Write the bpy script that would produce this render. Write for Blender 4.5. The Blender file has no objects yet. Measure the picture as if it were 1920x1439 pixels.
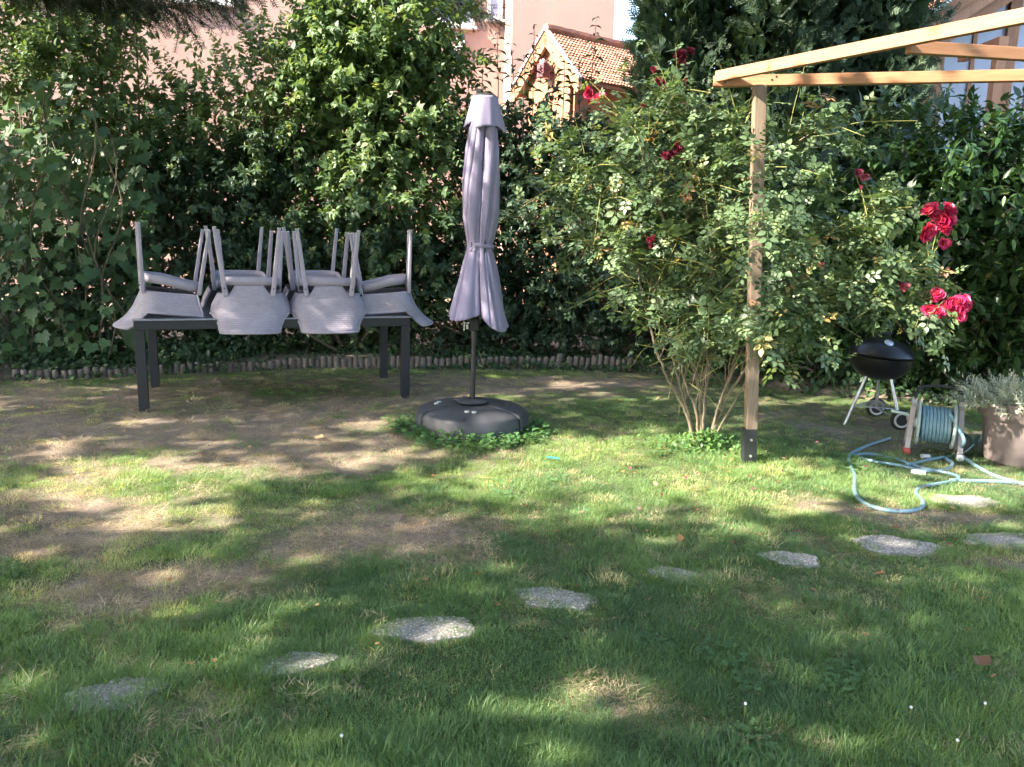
import bpy, bmesh, math, random
import numpy as np
from mathutils import Vector, Matrix, Euler
R = math.radians
rng = np.random.default_rng(7)
random.seed(7)
scene = bpy.context.scene
C = scene.collection

# ------------------------------------------------------------------ camera, sky, sun, exposure
CAM_H, PITCH, ROLL, FPX = 1.5, R(10.9), R(1.5), 1500.0
cam_d = bpy.data.cameras.new('camera')
cam_d.sensor_width = 36.0
cam_d.lens = FPX / 1920 * 36.0
cam_d.clip_start = 0.05
cam_d.clip_end = 1000
cam = bpy.data.objects.new('camera', cam_d)
C.objects.link(cam)
cam.matrix_world = (Matrix.Translation((0, 0, CAM_H)) @ Euler((R(90) - PITCH, 0, 0)).to_matrix().to_4x4()
                    @ Matrix.Rotation(ROLL, 4, 'Z'))
scene.camera = cam

SUN_EL = R(37)
SUN_PHI = R(22)      # the light travels along (cos, sin) of this angle over the ground: from the left and behind the camera
world = bpy.data.worlds.new('World')
scene.world = world
world.use_nodes = True
wn = world.node_tree
bg = wn.nodes['Background']
sky = wn.nodes.new('ShaderNodeTexSky')
sky.sky_type = 'NISHITA'
sky.sun_disc = False
sky.sun_elevation = SUN_EL
LX, LY = math.cos(SUN_PHI), math.sin(SUN_PHI)
sky.sun_rotation = math.atan2(-LX, -LY)
sky.air_density = 1.0
sky.dust_density = 2.0
wn.links.new(sky.outputs[0], bg.inputs[0])
bg.inputs[1].default_value = 0.15
sun_d = bpy.data.lights.new('sun', 'SUN')
sun_d.energy = 4.6
sun_d.angle = R(0.55)
sun_d.color = (1.0, 0.90, 0.74)
sun = bpy.data.objects.new('sun', sun_d)
C.objects.link(sun)
_dir = Vector((LX * math.cos(SUN_EL), LY * math.cos(SUN_EL), -math.sin(SUN_EL)))
sun.rotation_euler = _dir.to_track_quat('-Z', 'Y').to_euler()
sun.location = (-10, -6, 14)
KS = 1 / math.tan(SUN_EL)
vs = scene.view_settings
vs.view_transform = 'Standard'
vs.look = 'None'
vs.gamma = 1
vs.use_curve_mapping = False
vs.exposure = 2.45
scene.cycles.use_denoising = True
scene.cycles.max_bounces = 6
scene.cycles.diffuse_bounces = 3
scene.cycles.transparent_max_bounces = 4
scene.cycles.use_adaptive_sampling = True
scene.cycles.adaptive_threshold = 0.03


# ------------------------------------------------------------------ small helpers
def ray_of(px, py):
    u = (px - 960) / FPX
    v = (719.5 - py) / FPX
    c, s = math.cos(ROLL), math.sin(ROLL)
    x, y = c * u - s * v, s * u + c * v
    return np.array([x, math.cos(PITCH) + y * math.sin(PITCH), -math.sin(PITCH) + y * math.cos(PITCH)])


def on_z(px, py, z=0.0):
    d = ray_of(px, py)
    t = (z - CAM_H) / d[2]
    return np.array([0, 0, CAM_H]) + d * t


def on_y(px, py, Y):
    d = ray_of(px, py)
    return np.array([0, 0, CAM_H]) + d * (Y / d[1])


def fbm(x, y, f=1.0, seed=0.0):
    """cheap smooth noise in about -1..1"""
    s = seed * 3.7
    return (np.sin(x * f * 1.7 + y * f * 1.1 + s) + np.sin(x * f * -1.3 + y * f * 2.3 + 1.3 * s + 1) * .8
            + np.sin(x * f * 3.9 - y * f * 3.1 + 2.1 * s) * .5 + np.sin(x * f * 5.7 + y * f * 6.3 + s * .7) * .35
            + np.sin(-x * f * 9.1 + y * f * 10.3 + s * 1.9) * .22) / 1.9


def tag(o, label=None, cat=None, group=None, kind=None):
    if label: o['label'] = label
    if cat: o['category'] = cat
    if group: o['group'] = group
    if kind: o['kind'] = kind
    return o


def link(name, me, mat=None, parent=None):
    o = bpy.data.objects.new(name, me)
    C.objects.link(o)
    if parent is not None: o.parent = parent
    if mat is not None and me is not None and len(me.materials) == 0: me.materials.append(mat)
    return o


def empty(name, loc=(0, 0, 0), rz=0.0):
    o = bpy.data.objects.new(name, None)
    C.objects.link(o)
    o.location = loc
    o.rotation_euler = (0, 0, rz)
    o.empty_display_size = 0.1
    return o


def mesh_from(name, V, F, mat=None, smooth=False):
    me = bpy.data.meshes.new(name)
    me.from_pydata([tuple(map(float, v)) for v in V], [], [tuple(f) for f in F])
    if smooth:
        me.polygons.foreach_set('use_smooth', [True] * len(me.polygons))
    if mat: me.materials.append(mat)
    me.update()
    return me


class MB:
    def __init__(s):
        s.V, s.F = [], []

    def add(s, V, F):
        o = len(s.V)
        s.V += [tuple(map(float, v)) for v in V]
        s.F += [tuple(i + o for i in f) for f in F]
        return s

    def box(s, lo, hi, M=None):
        x0, y0, z0 = lo
        x1, y1, z1 = hi
        V = [(x0, y0, z0), (x1, y0, z0), (x1, y1, z0), (x0, y1, z0), (x0, y0, z1), (x1, y0, z1), (x1, y1, z1), (x0, y1, z1)]
        if M is not None: V = [tuple(M @ Vector(v)) for v in V]
        return s.add(V, [(0, 3, 2, 1), (4, 5, 6, 7), (0, 1, 5, 4), (1, 2, 6, 5), (2, 3, 7, 6), (3, 0, 4, 7)])

    def bar(s, a, b, w, h, up=(0, 0, 1), w2=None, h2=None):
        a, b = Vector(a), Vector(b)
        d = (b - a).normalized()
        x = d.cross(Vector(up)).normalized()
        z = x.cross(d).normalized()
        w2 = w if w2 is None else w2
        h2 = h if h2 is None else h2
        V = []
        for p, ww, hh in ((a, w, h), (b, w2, h2)):
            for i, j in ((-1, -1), (1, -1), (1, 1), (-1, 1)):
                V.append(p + x * i * ww / 2 + z * j * hh / 2)
        return s.add(V, [(3, 2, 1, 0), (4, 5, 6, 7), (0, 1, 5, 4), (1, 2, 6, 5), (2, 3, 7, 6), (3, 0, 4, 7)])

    def tube(s, P, r, n=8, caps=True):
        P = [Vector(p) for p in P]
        rr = r if hasattr(r, '__len__') else [r] * len(P)
        V, F = [], []
        ref = None
        for i, p in enumerate(P):
            t = (P[min(i + 1, len(P) - 1)] - P[max(i - 1, 0)])
            t = t.normalized() if t.length > 1e-9 else Vector((0, 0, 1))
            if ref is None:
                ref = Vector((1, 0, 0)) if abs(t.x) < .8 else Vector((0, 1, 0))
            x = (ref - t * ref.dot(t)).normalized()
            ref = x
            y = t.cross(x)
            for k in range(n):
                a = 2 * math.pi * k / n
                V.append(p + (x * math.cos(a) + y * math.sin(a)) * rr[i])
        for i in range(len(P) - 1):
            for k in range(n):
                k2 = (k + 1) % n
                F.append((i * n + k, i * n + k2, (i + 1) * n + k2, (i + 1) * n + k))
        if caps:
            F.append(tuple(range(n))[::-1])
            F.append(tuple((len(P) - 1) * n + k for k in range(n)))
        return s.add(V, F)

    def lathe(s, prof, n=32, a0=0.0, a1=2 * math.pi, M=None):
        full = abs(a1 - a0 - 2 * math.pi) < 1e-6
        m = n if full else n + 1
        V, F = [], []
        for k in range(m):
            a = a0 + (a1 - a0) * k / n
            for r_, z in prof:
                V.append((r_ * math.cos(a), r_ * math.sin(a), z))
        L = len(prof)
        for k in range(n):
            k2 = (k + 1) % m
            for j in range(L - 1):
                F.append((k * L + j, k2 * L + j, k2 * L + j + 1, k * L + j + 1))
        if not full:
            F.append(tuple(range(L)))
            F.append(tuple(n * L + j for j in range(L))[::-1])
        if M is not None: V = [tuple(M @ Vector(v)) for v in V]
        return s.add(V, F)

    def mesh(s, name, mat=None, smooth=False, bevel=0.0, seg=2):
        me = mesh_from(name, s.V, s.F, mat)
        bm = bmesh.new()
        bm.from_mesh(me)
        bmesh.ops.remove_doubles(bm, verts=bm.verts, dist=1e-6)
        bmesh.ops.recalc_face_normals(bm, faces=bm.faces)
        if bevel > 0:
            es = [e for e in bm.edges if len(e.link_faces) == 2 and e.calc_face_angle(0) > 0.6]
            bmesh.ops.bevel(bm, geom=es, offset=bevel, segments=seg, affect='EDGES', profile=.5, clamp_overlap=True)
        bm.to_mesh(me)
        bm.free()
        if smooth:
            me.polygons.foreach_set('use_smooth', [True] * len(me.polygons))
            try:
                me.set_sharp_from_angle(angle=R(40))
            except Exception:
                pass
        me.update()
        return me

    def build(s, name, mat, parent=None, smooth=False, bevel=0.0, seg=2):
        return link(name, s.mesh(name, mat, smooth, bevel, seg), None, parent)


def smooth_path(P, n=8):
    P = [np.array(p, float) for p in P]
    out = []
    for i in range(len(P) - 1):
        p0, p1, p2, p3 = P[max(i - 1, 0)], P[i], P[i + 1], P[min(i + 2, len(P) - 1)]
        for k in range(n):
            t = k / n
            out.append(.5 * ((2 * p1) + (-p0 + p2) * t + (2 * p0 - 5 * p1 + 4 * p2 - p3) * t * t + (-p0 + 3 * p1 - 3 * p2 + p3) * t ** 3))
    out.append(P[-1])
    return out


# ------------------------------------------------------------------ materials
class NT:
    def __init__(s, name):
        s.m = bpy.data.materials.new(name)
        s.m.use_nodes = True
        s.t = s.m.node_tree
        s.b = s.t.nodes['Principled BSDF']
        s.out = s.t.nodes['Material Output']

    def n(s, kind, **kw):
        nd = s.t.nodes.new(kind)
        for k, v in kw.items():
            if hasattr(nd, k): setattr(nd, k, v)
            else: nd.inputs[k.replace('_', ' ')].default_value = v
        return nd

    def l(s, a, b):
        s.t.links.new(a, b)

    def set(s, **kw):
        for k, v in kw.items(): s.b.inputs[k.replace('_', ' ')].default_value = v

    def ramp(s, fac, stops):
        r = s.t.nodes.new('ShaderNodeValToRGB')
        el = r.color_ramp.elements
        while len(el) > 1: el.remove(el[-1])
        el[0].position, el[0].color = stops[0][0], (*stops[0][1], 1)
        for p, c in stops[1:]:
            e = el.new(p)
            e.color = (*c, 1)
        s.l(fac, r.inputs[0])
        return r.outputs[0]

    def noise(s, scale, detail=4, rough=.6, vec=None, dist=0.0):
        nd = s.n('ShaderNodeTexNoise')
        nd.inputs['Scale'].default_value = scale
        nd.inputs['Detail'].default_value = detail
        nd.inputs['Roughness'].default_value = rough
        nd.inputs['Distortion'].default_value = dist
        if vec is not None: s.l(vec, nd.inputs['Vector'])
        return nd.outputs['Fac']

    def coord(s, which='Object', scale=None):
        o = s.n('ShaderNodeTexCoord').outputs[which]
        if scale is not None:
            mp = s.n('ShaderNodeMapping')
            mp.inputs['Scale'].default_value = scale
            s.l(o, mp.inputs[0])
            o = mp.outputs[0]
        return o

    def bump(s, h, strength=.3, dist=.01):
        b = s.n('ShaderNodeBump')
        b.inputs['Strength'].default_value = strength
        b.inputs['Distance'].default_value = dist
        s.l(h, b.inputs['Height'])
        s.l(b.outputs[0], s.b.inputs['Normal'])


def mat_simple(name, col, rough=.6, metal=0.0, var=.12, scale=20, bump=.15, bdist=.002, spec=.5, coord='Object'):
    t = NT(name)
    v = t.coord(coord)
    f = t.noise(scale, 5, .65, v)
    lo = tuple(c * (1 - var) for c in col)
    hi = tuple(min(1, c * (1 + var)) for c in col)
    t.l(t.ramp(f, [(.3, lo), (.7, hi)]), t.b.inputs['Base Color'])
    t.set(Roughness=rough, Metallic=metal)
    t.b.inputs['Specular IOR Level'].default_value = spec
    if bump: t.bump(t.noise(scale * 6, 3, .6, v), bump, bdist)
    return t.m


def mat_leaf(name, stops, rough=.45, trans=.32, inst=False, spec=.4, tcol=1.5):
    t = NT(name)
    a = t.n('ShaderNodeAttribute')
    a.attribute_name = 'rnd'
    if inst: a.attribute_type = 'INSTANCER'
    nz = t.noise(55, 2, .5, t.coord('Object'))
    mx = t.n('ShaderNodeMath', operation='MULTIPLY_ADD')
    t.l(nz, mx.inputs[0])
    mx.inputs[1].default_value = .25
    t.l(a.outputs['Fac'], mx.inputs[2])
    sb = t.n('ShaderNodeMath', operation='SUBTRACT')
    t.l(mx.outputs[0], sb.inputs[0])
    sb.inputs[1].default_value = .125
    col = t.ramp(sb.outputs[0], stops)
    t.l(col, t.b.inputs['Base Color'])
    t.set(Roughness=rough)
    t.b.inputs['Specular IOR Level'].default_value = spec
    tr = t.n('ShaderNodeBsdfTranslucent')
    g = t.n('ShaderNodeMixRGB', blend_type='MULTIPLY')
    g.inputs[0].default_value = 1
    t.l(col, g.inputs[1])
    g.inputs[2].default_value = (1.35 * tcol, 1.25 * tcol, .55 * tcol, 1)
    t.l(g.outputs[0], tr.inputs[0])
    ms = t.n('ShaderNodeMixShader')
    ms.inputs[0].default_value = trans
    t.l(t.b.outputs[0], ms.inputs[1])
    t.l(tr.outputs[0], ms.inputs[2])
    t.l(ms.outputs[0], t.out.inputs[0])
    return t.m


def mat_wood(name, c1, c2, axis_scale=(1, 14, 14), knots=True, rough=.6, coord='Object'):
    t = NT(name)
    v = t.coord(coord, axis_scale)
    f = t.noise(3.0, 6, .65, v, 1.2)
    col = t.ramp(f, [(.28, c1), (.5, tuple((a + b) / 2 for a, b in zip(c1, c2))), (.7, c2)])
    if knots:
        vo = t.n('ShaderNodeTexVoronoi')
        vo.inputs['Scale'].default_value = 1.0
        vo.inputs['Randomness'].default_value = 1
        t.l(t.coord(coord, tuple(3.2 if a == 1 else 8.5 for a in axis_scale)), vo.inputs['Vector'])
        k = t.ramp(vo.outputs['Distance'], [(.07, (.22, .11, .06)), (.13, (.5, .34, .22)), (.24, (1, 1, 1))])
        mx = t.n('ShaderNodeMixRGB', blend_type='MULTIPLY')
        mx.inputs[0].default_value = .85
        t.l(col, mx.inputs[1])
        t.l(k, mx.inputs[2])
        col = mx.outputs[0]
    t.l(col, t.b.inputs['Base Color'])
    t.set(Roughness=rough)
    t.bump(f, .25, .002)
    return t.m


M = {}
M['chair'] = None


def mat_wicker(name, col):
    t = NT(name)
    uv = t.n('ShaderNodeUVMap')
    mp = t.n('ShaderNodeMapping')
    mp.inputs['Scale'].default_value = (1, 1, 1)
    t.l(uv.outputs[0], mp.inputs[0])
    br = t.n('ShaderNodeTexBrick')
    br.inputs['Scale'].default_value = 1.0
    br.inputs['Brick Width'].default_value = .042
    br.inputs['Row Height'].default_value = .016
    br.inputs['Mortar Size'].default_value = .0026
    br.inputs['Mortar Smooth'].default_value = .8
    br.inputs['Color1'].default_value = (*[c * 1.06 for c in col], 1)
    br.inputs['Color2'].default_value = (*[c * .94 for c in col], 1)
    br.inputs['Mortar'].default_value = (*[c * .72 for c in col], 1)
    t.l(mp.outputs[0], br.inputs['Vector'])
    nz = t.noise(9, 5, .6, t.coord('Object'))
    mx = t.n('ShaderNodeMixRGB', blend_type='MULTIPLY')
    mx.inputs[0].default_value = 1
    t.l(br.outputs['Color'], mx.inputs[1])
    t.l(t.ramp(nz, [(.25, (.84, .82, .80)), (.7, (1.04, 1.04, 1.04))]), mx.inputs[2])
    t.l(mx.outputs[0], t.b.inputs['Base Color'])
    t.set(Roughness=.52)
    iv = t.n('ShaderNodeMath', operation='SUBTRACT')
    iv.inputs[0].default_value = 1
    t.l(br.outputs['Fac'], iv.inputs[1])
    t.bump(iv.outputs[0], .5, .003)
    return t.m


CH = (.385, .345, .425)
M['wicker'] = mat_wicker('chair_wicker', CH)
M['chair'] = mat_simple('chair_plastic', (.37, .33, .405), .45, 0, .08, 14, .12, .001)
M['leg_cap'] = mat_simple('chair_leg_cap', (.55, .53, .55), .5)
M['anthracite'] = mat_simple('table_frame_anthracite', (.016, .017, .025), .42, 0, .2, 8, .1, .001)
M['table_top'] = mat_simple('table_top_grey', (.26, .27, .32), .28, 0, .12, 5, .05, .001)
M['base'] = mat_simple('parasol_base_plastic', (.048, .050, .060), .5, 0, .3, 7, .35, .002)
M['pole'] = mat_simple('parasol_pole', (.045, .045, .055), .35, .6, .1, 10, 0)
M['chrome'] = mat_simple('chrome', (.6, .6, .62), .25, 1, .1, 10, 0)


def mat_canvas(name, col):
    t = NT(name)
    v = t.coord('Object')
    f = t.noise(4.5, 5, .6, v)
    st = t.noise(7, 6, .7, t.coord('Object', (3, 3, .5)))
    mxc = t.n('ShaderNodeMixRGB', blend_type='MULTIPLY')
    mxc.inputs[0].default_value = 1
    t.l(t.ramp(f, [(.3, tuple(c * .86 for c in col)), (.7, tuple(c * 1.08 for c in col))]), mxc.inputs[1])
    t.l(t.ramp(st, [(.35, (.80, .79, .77)), (.6, (1, 1, 1))]), mxc.inputs[2])
    t.l(mxc.outputs[0], t.b.inputs['Base Color'])
    t.set(Roughness=.85)
    t.b.inputs['Sheen Weight'].default_value = .15
    w = t.n('ShaderNodeTexWave')
    w.inputs['Scale'].default_value = 260
    t.l(v, w.inputs['Vector'])
    mx = t.n('ShaderNodeMath', operation='ADD')
    t.l(w.outputs['Fac'], mx.inputs[0])
    wr = t.noise(28, 3, .6, t.coord('Object', (1, 1, .35)), .6)
    m2 = t.n('ShaderNodeMath', operation='MULTIPLY')
    m2.inputs[1].default_value = 3.0
    t.l(wr, m2.inputs[0])
    t.l(m2.outputs[0], mx.inputs[1])
    t.bump(mx.outputs[0], .3, .004)
    return t.m


M['canvas'] = mat_canvas('parasol_canvas', (.33, .295, .46))
M['pine'] = mat_wood('pergola_pine', (.33, .15, .075), (.46, .25, .14))
M['post_wood'] = mat_wood('weathered_pine', (.15, .11, .08), (.27, .205, .155), (14, 14, 1))
M['stake'] = mat_wood('weathered_stake', (.085, .072, .065), (.20, .168, .15), (18, 18, 2), False, .85)
M['black_steel'] = mat_simple('black_steel', (.02, .022, .026), .45)
M['enamel'] = mat_simple('black_enamel', (.010, .010, .012), .3, 0, .2, 12, .05, .001)
M['alu'] = mat_simple('aluminium', (.62, .62, .64), .4, .85, .25, 16, .1, .001)
M['rubber'] = mat_simple('black_rubber', (.018, .018, .02), .7)
M['pale_plastic'] = mat_simple('pale_grey_plastic', (.50, .52, .52), .5)
M['taupe_plastic'] = mat_simple('taupe_plastic', (.40, .36, .37), .5)
M['sage_plastic'] = mat_simple('sage_plastic', (.42, .50, .48), .5)
M['red_plastic'] = mat_simple('red_plastic', (.5, .09, .07), .5)
M['hose'] = mat_simple('blue_green_hose', (.17, .29, .36), .42, 0, .12, 12, .1, .001)
M['hose_dark'] = mat_simple('dark_green_hose', (.05, .13, .11), .45)
M['planter'] = mat_simple('planter_taupe', (.155, .125, .122), .75, 0, .15, 6, .4, .004)
M['soil'] = mat_simple('soil', (.07, .05, .04), .95, 0, .4, 15, .6, .01)
M['teal'] = mat_simple('teal_plastic', (.05, .42, .42), .4)
M['bark'] = mat_simple('bark', (.12, .09, .065), .9, 0, .35, 12, .7, .006)
M['cane_brown'] = mat_simple('rose_cane', (.17, .135, .095), .8, 0, .35, 30, .4, .002)
M['cane_green'] = mat_simple('rose_shoot', (.24, .24, .08), .6, 0, .2, 20, .2, .001)
M['twig'] = mat_simple('shrub_twig', (.13, .10, .07), .85, 0, .3, 20, .4, .002)

LF = {}
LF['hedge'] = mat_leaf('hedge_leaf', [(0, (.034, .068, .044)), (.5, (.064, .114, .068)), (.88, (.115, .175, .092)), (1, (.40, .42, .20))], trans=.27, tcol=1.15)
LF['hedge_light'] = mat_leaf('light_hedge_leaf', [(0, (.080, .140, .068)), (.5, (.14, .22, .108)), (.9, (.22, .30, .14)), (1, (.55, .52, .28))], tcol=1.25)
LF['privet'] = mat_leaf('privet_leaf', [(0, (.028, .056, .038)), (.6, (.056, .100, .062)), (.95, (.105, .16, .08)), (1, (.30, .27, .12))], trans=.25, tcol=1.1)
LF['vine'] = mat_leaf('vine_leaf', [(0, (.050, .105, .050)), (.6, (.085, .165, .075)), (1, (.14, .23, .10))], tcol=1.25)
LF['rose'] = mat_leaf('rose_leaf', [(0, (.058, .100, .058)), (.5, (.112, .176, .09)), (.86, (.205, .28, .13)), (.93, (.50, .40, .16)), (1, (.38, .18, .12))], .42, .25)
LF['laurel'] = mat_leaf('laurel_leaf', [(0, (.025, .06, .025)), (.6, (.05, .105, .035)), (.93, (.11, .18, .05)), (1, (.34, .30, .08))], .28, .22, spec=.5)
LF['thuja'] = mat_leaf('thuja_spray', [(0, (.030, .058, .036)), (.6, (.055, .098, .056)), (1, (.12, .16, .085))], .6, .15)
LF['spruce'] = mat_leaf('spruce_needles', [(0, (.022, .034, .024)), (1, (.05, .07, .045))], .6, .1)
LF['tree'] = mat_leaf('tree_leaf', [(0, (.035, .075, .025)), (1, (.09, .15, .05))], .5, .25)
LF['ivy'] = mat_leaf('ivy_leaf', [(0, (.020, .045, .022)), (.7, (.045, .09, .04)), (1, (.08, .14, .05))], .4, .2)
LF['santolina'] = mat_leaf('santolina_leaf', [(0, (.28, .31, .26)), (.7, (.44, .47, .39)), (.9, (.52, .50, .32)), (1, (.48, .34, .22))], .7, .2)
LF['weed'] = mat_leaf('weed_leaf', [(0, (.035, .10, .035)), (.7, (.075, .17, .055)), (1, (.15, .25, .07))], .45, .3)
LF['grass'] = mat_leaf('grass_blade', [(0, (.088, .162, .082)), (.45, (.160, .262, .108)), (.8, (.265, .365, .145)), (1, (.54, .49, .29))], .5, .38, inst=True)
LF['straw'] = mat_leaf('dry_straw', [(0, (.24, .18, .13)), (.5, (.43, .34, .23)), (1, (.62, .51, .36))], .8, .2, inst=True)
LF['clover'] = mat_leaf('clover_leaf', [(0, (.08, .165, .075)), (.7, (.14, .25, .095)), (1, (.22, .33, .12))], .5, .3, inst=True)
LF['dead'] = mat_leaf('dead_leaf', [(0, (.20, .09, .05)), (.5, (.36, .19, .09)), (1, (.48, .34, .18))], .7, .2)
LF['red_rose'] = mat_leaf('red_rose_petal', [(0, (.36, .014, .09)), (.6, (.58, .035, .16)), (1, (.70, .17, .31))], .55, .2)
LF['dark_rose'] = mat_leaf('faded_dark_rose_petal', [(0, (.12, .012, .04)), (.6, (.24, .03, .085)), (1, (.34, .08, .12))], .6, .2)
LF['pink_rose'] = mat_leaf('faded_pink_rose_petal', [(0, (.40, .04, .14)), (.7, (.56, .13, .25)), (1, (.60, .30, .34))], .6, .2)


def mat_stucco(name, col):
    t = NT(name)
    v = t.coord('Object')
    f = t.noise(.9, 6, .6, t.coord('Object', (1, 1, .45)))
    t.l(t.ramp(f, [(.3, tuple(c * .88 for c in col)), (.7, tuple(min(1, c * 1.06) for c in col))]), t.b.inputs['Base Color'])
    t.set(Roughness=.92)
    t.bump(t.noise(60, 4, .7, v), .5, .01)
    return t.m


M['salmon'] = mat_stucco('salmon_stucco', (.38, .255, .22))
M['white_paint'] = mat_simple('white_paint', (.78, .77, .78), .55)
M['timber'] = mat_wood('orange_timber', (.30, .14, .075), (.40, .21, .12), (10, 10, 1.2), False, .5)
M['timber_dark'] = mat_wood('brown_timber', (.20, .085, .04), (.32, .15, .075), (10, 10, 1.2), False, .5)
M['glass'] = mat_simple('window_glass', (.24, .26, .36), .06, 0, .1, 2, 0, spec=.9)
M['tile'] = mat_simple('roof_tile', (.36, .17, .115), .8, 0, .35, 3.5, .4, .006)
M['tile2'] = mat_simple('roof_tile_pale', (.46, .25, .18), .8, 0, .35, 3.5, .4, .006)
M['maroon'] = mat_simple('maroon_paint', (.16, .06, .07), .6)
M['concrete'] = mat_simple('grey_concrete', (.30, .275, .25), .9, 0, .25, 25, .5, .004)


# ------------------------------------------------------------------ where the lawn is bare, where stones lie
STONES = [  # x, y, half width, half depth, turn
    (-1.24, 2.31, .155, .10, .25), (-.74, 2.53, .155, .075, .35), (-.30, 2.81, .20, .105, .12), (.205, 3.085, .185, .10, -.1),
    (.765, 3.33, .16, .075, -.55), (1.325, 3.535, .155, .08, -.25), (1.915, 3.735, .22, .125, -.2), (2.56, 3.83, .26, .13, -.15),
    (2.66, 4.46, .20, .12, 0.0)]
UMB = (-.295, 5.89)
PLANTER = (3.62, 5.45)


def ground_z(x, y):
    z = .018 * fbm(x, y, .55, 1) + .006 * fbm(x, y, 2.4, 2)
    return z


EDGE = [(-5.6, 6.85), (-4.7, 7.33), (-3.9, 7.70), (-3.05, 8.02), (-2.05, 8.38), (-1.05, 8.56), (0.0, 8.70), (.82, 8.73), (1.45, 8.76)]


def edge_y(x):
    ex = np.array([p[0] for p in EDGE] + [3.0, 6.0])
    ey = np.array([p[1] for p in EDGE] + [7.6, 7.0])
    return np.interp(x, ex, ey)


def bare(x, y):
    """0 lush .. 1 bare"""
    x, y = np.asarray(x, float), np.asarray(y, float)
    b = np.zeros_like(x)

    def blob(cx, cy, rx, ry, a=0.0, w=1.0, soft=.45):
        nonlocal b
        c, s = math.cos(a), math.sin(a)
        u = (x - cx) * c + (y - cy) * s
        v = -(x - cx) * s + (y - cy) * c
        d = np.sqrt((u / rx) ** 2 + (v / ry) ** 2) + .28 * fbm(x, y, 1.6, 3)
        b = np.maximum(b, w * np.clip((1 + soft - d) / (2 * soft), 0, 1))

    blob(-2.6, 5.6, 2.3, 1.0, .1, 1.0)
    blob(-3.6, 6.6, 1.6, .8, .2, .85)
    blob(-1.5, 5.15, .95, .55, .1, .95)
    blob(-1.0, 6.6, 1.0, .6, 0, .8)
    blob(-.3, 7.6, 1.9, .55, .05, .85)
    blob(.7, 7.9, .8, .35, 0, 1.0)
    blob(-2.3, 3.75, 1.1, .5, .2, .92)
    blob(-1.35, 3.15, .5, .26, .15, 1.0)
    blob(-.7, 3.75, .6, .34, .2, .95)
    blob(-.36, 3.55, .30, .20, .2, .75)
    blob(-1.0, 4.1, .8, .25, .2, .4)
    blob(.35, 2.35, .22, .12, -.5, .5)
    blob(.85, 2.18, .20, .10, -.3, .45)
    blob(-.95, 2.32, .25, .12, .3, .6)
    blob(2.3, 4.2, .75, .22, -.15, .75)
    blob(2.55, 3.55, .40, .15, -.1, .7)
    blob(3.1, 6.3, 1.3, .7, 0, .6)
    d = y - edge_y(x)
    b = np.maximum(b, np.clip((d + .25) / .35, 0, 1) * .95)
    b = np.clip(b + .22 * fbm(x, y, 4.2, 5) * (b > .05), 0, 1)
    b = np.maximum(b, .13 + .20 * fbm(x, y, 1.1, 9))
    return np.clip(b, 0, 1)


# ------------------------------------------------------------------ ground
def axis(lo, hi, step, far, grow=1.35):
    a = list(np.arange(lo, hi + 1e-9, step))
    s, v = step, a[-1]
    while v < far:
        s *= grow
        v += s
        a.append(v)
    s, v, pre = step, a[0], []
    while v > -far:
        s *= grow
        v -= s
        pre.append(v)
    return np.array(pre[::-1] + a)


def make_ground():
    xs = axis(-6.5, 6.5, .07, 260)
    ys = axis(.5, 10.0, .07, 260)
    X, Y = np.meshgrid(xs, ys)
    near = np.exp(-np.maximum(0, np.hypot(X, Y - 5) - 9) / 6)
    Z = ground_z(X, Y) * near
    d = Y - edge_y(X)
    Z += np.clip((d - .06) / .12, 0, 1) * .07 * np.exp(-np.maximum(0, Y - 12) / 6)
    nx, ny = len(xs), len(ys)
    V = np.stack([X.ravel(), Y.ravel(), Z.ravel()], 1)
    idx = np.arange(nx * ny).reshape(ny, nx)
    Q = np.stack([idx[:-1, :-1], idx[:-1, 1:], idx[1:, 1:], idx[1:, :-1]], -1).reshape(-1, 4)
    me = bpy.data.meshes.new('lawn')
    me.vertices.add(len(V))
    me.vertices.foreach_set('co', V.ravel())
    me.loops.add(Q.size)
    me.loops.foreach_set('vertex_index', Q.ravel())
    me.polygons.add(len(Q))
    me.polygons.foreach_set('loop_start', np.arange(0, Q.size, 4))
    me.polygons.foreach_set('use_smooth', np.ones(len(Q), bool))
    a = me.attributes.new('bare', 'FLOAT', 'POINT')
    a.data.foreach_set('value', bare(V[:, 0], V[:, 1]).astype(np.float32))
    me.update()
    me.validate()
    t = NT('lawn_soil')
    at = t.n('ShaderNodeAttribute')
    at.attribute_name = 'bare'
    v = t.coord('Object')
    n1 = t.noise(16, 6, .7, v)
    n2 = t.noise(75, 4, .7, v)
    n3 = t.noise(2.2, 4, .6, v)
    soil = t.ramp(n1, [(.3, (.125, .098, .087)), (.5, (.205, .163, .142)), (.72, (.32, .262, .228))])
    straw = t.ramp(n2, [(.36, (.21, .163, .13)), (.55, (.39, .315, .24)), (.7, (.55, .455, .35))])
    mx = t.n('ShaderNodeMixRGB')
    t.l(t.ramp(n3, [(.38, (.15, .15, .15)), (.62, (.8, .8, .8))]), mx.inputs[0])
    t.l(soil, mx.inputs[1])
    t.l(straw, mx.inputs[2])
    green = t.ramp(n2, [(.3, (.06, .08, .04)), (.6, (.12, .155, .06)), (.75, (.20, .21, .10))])
    m2 = t.n('ShaderNodeMixRGB')
    t.l(at.outputs['Fac'], m2.inputs[0])
    t.l(green, m2.inputs[1])
    t.l(mx.outputs[0], m2.inputs[2])
    t.l(m2.outputs[0], t.b.inputs['Base Color'])
    t.set(Roughness=.95)
    t.b.inputs['Specular IOR Level'].default_value = .15
    t.bump(n2, .8, .02)
    o = link('lawn', me, t.m)
    tag(o, 'patchy green lawn with worn brown areas', None, None, 'structure')
    return o


lawn = make_ground()


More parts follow.
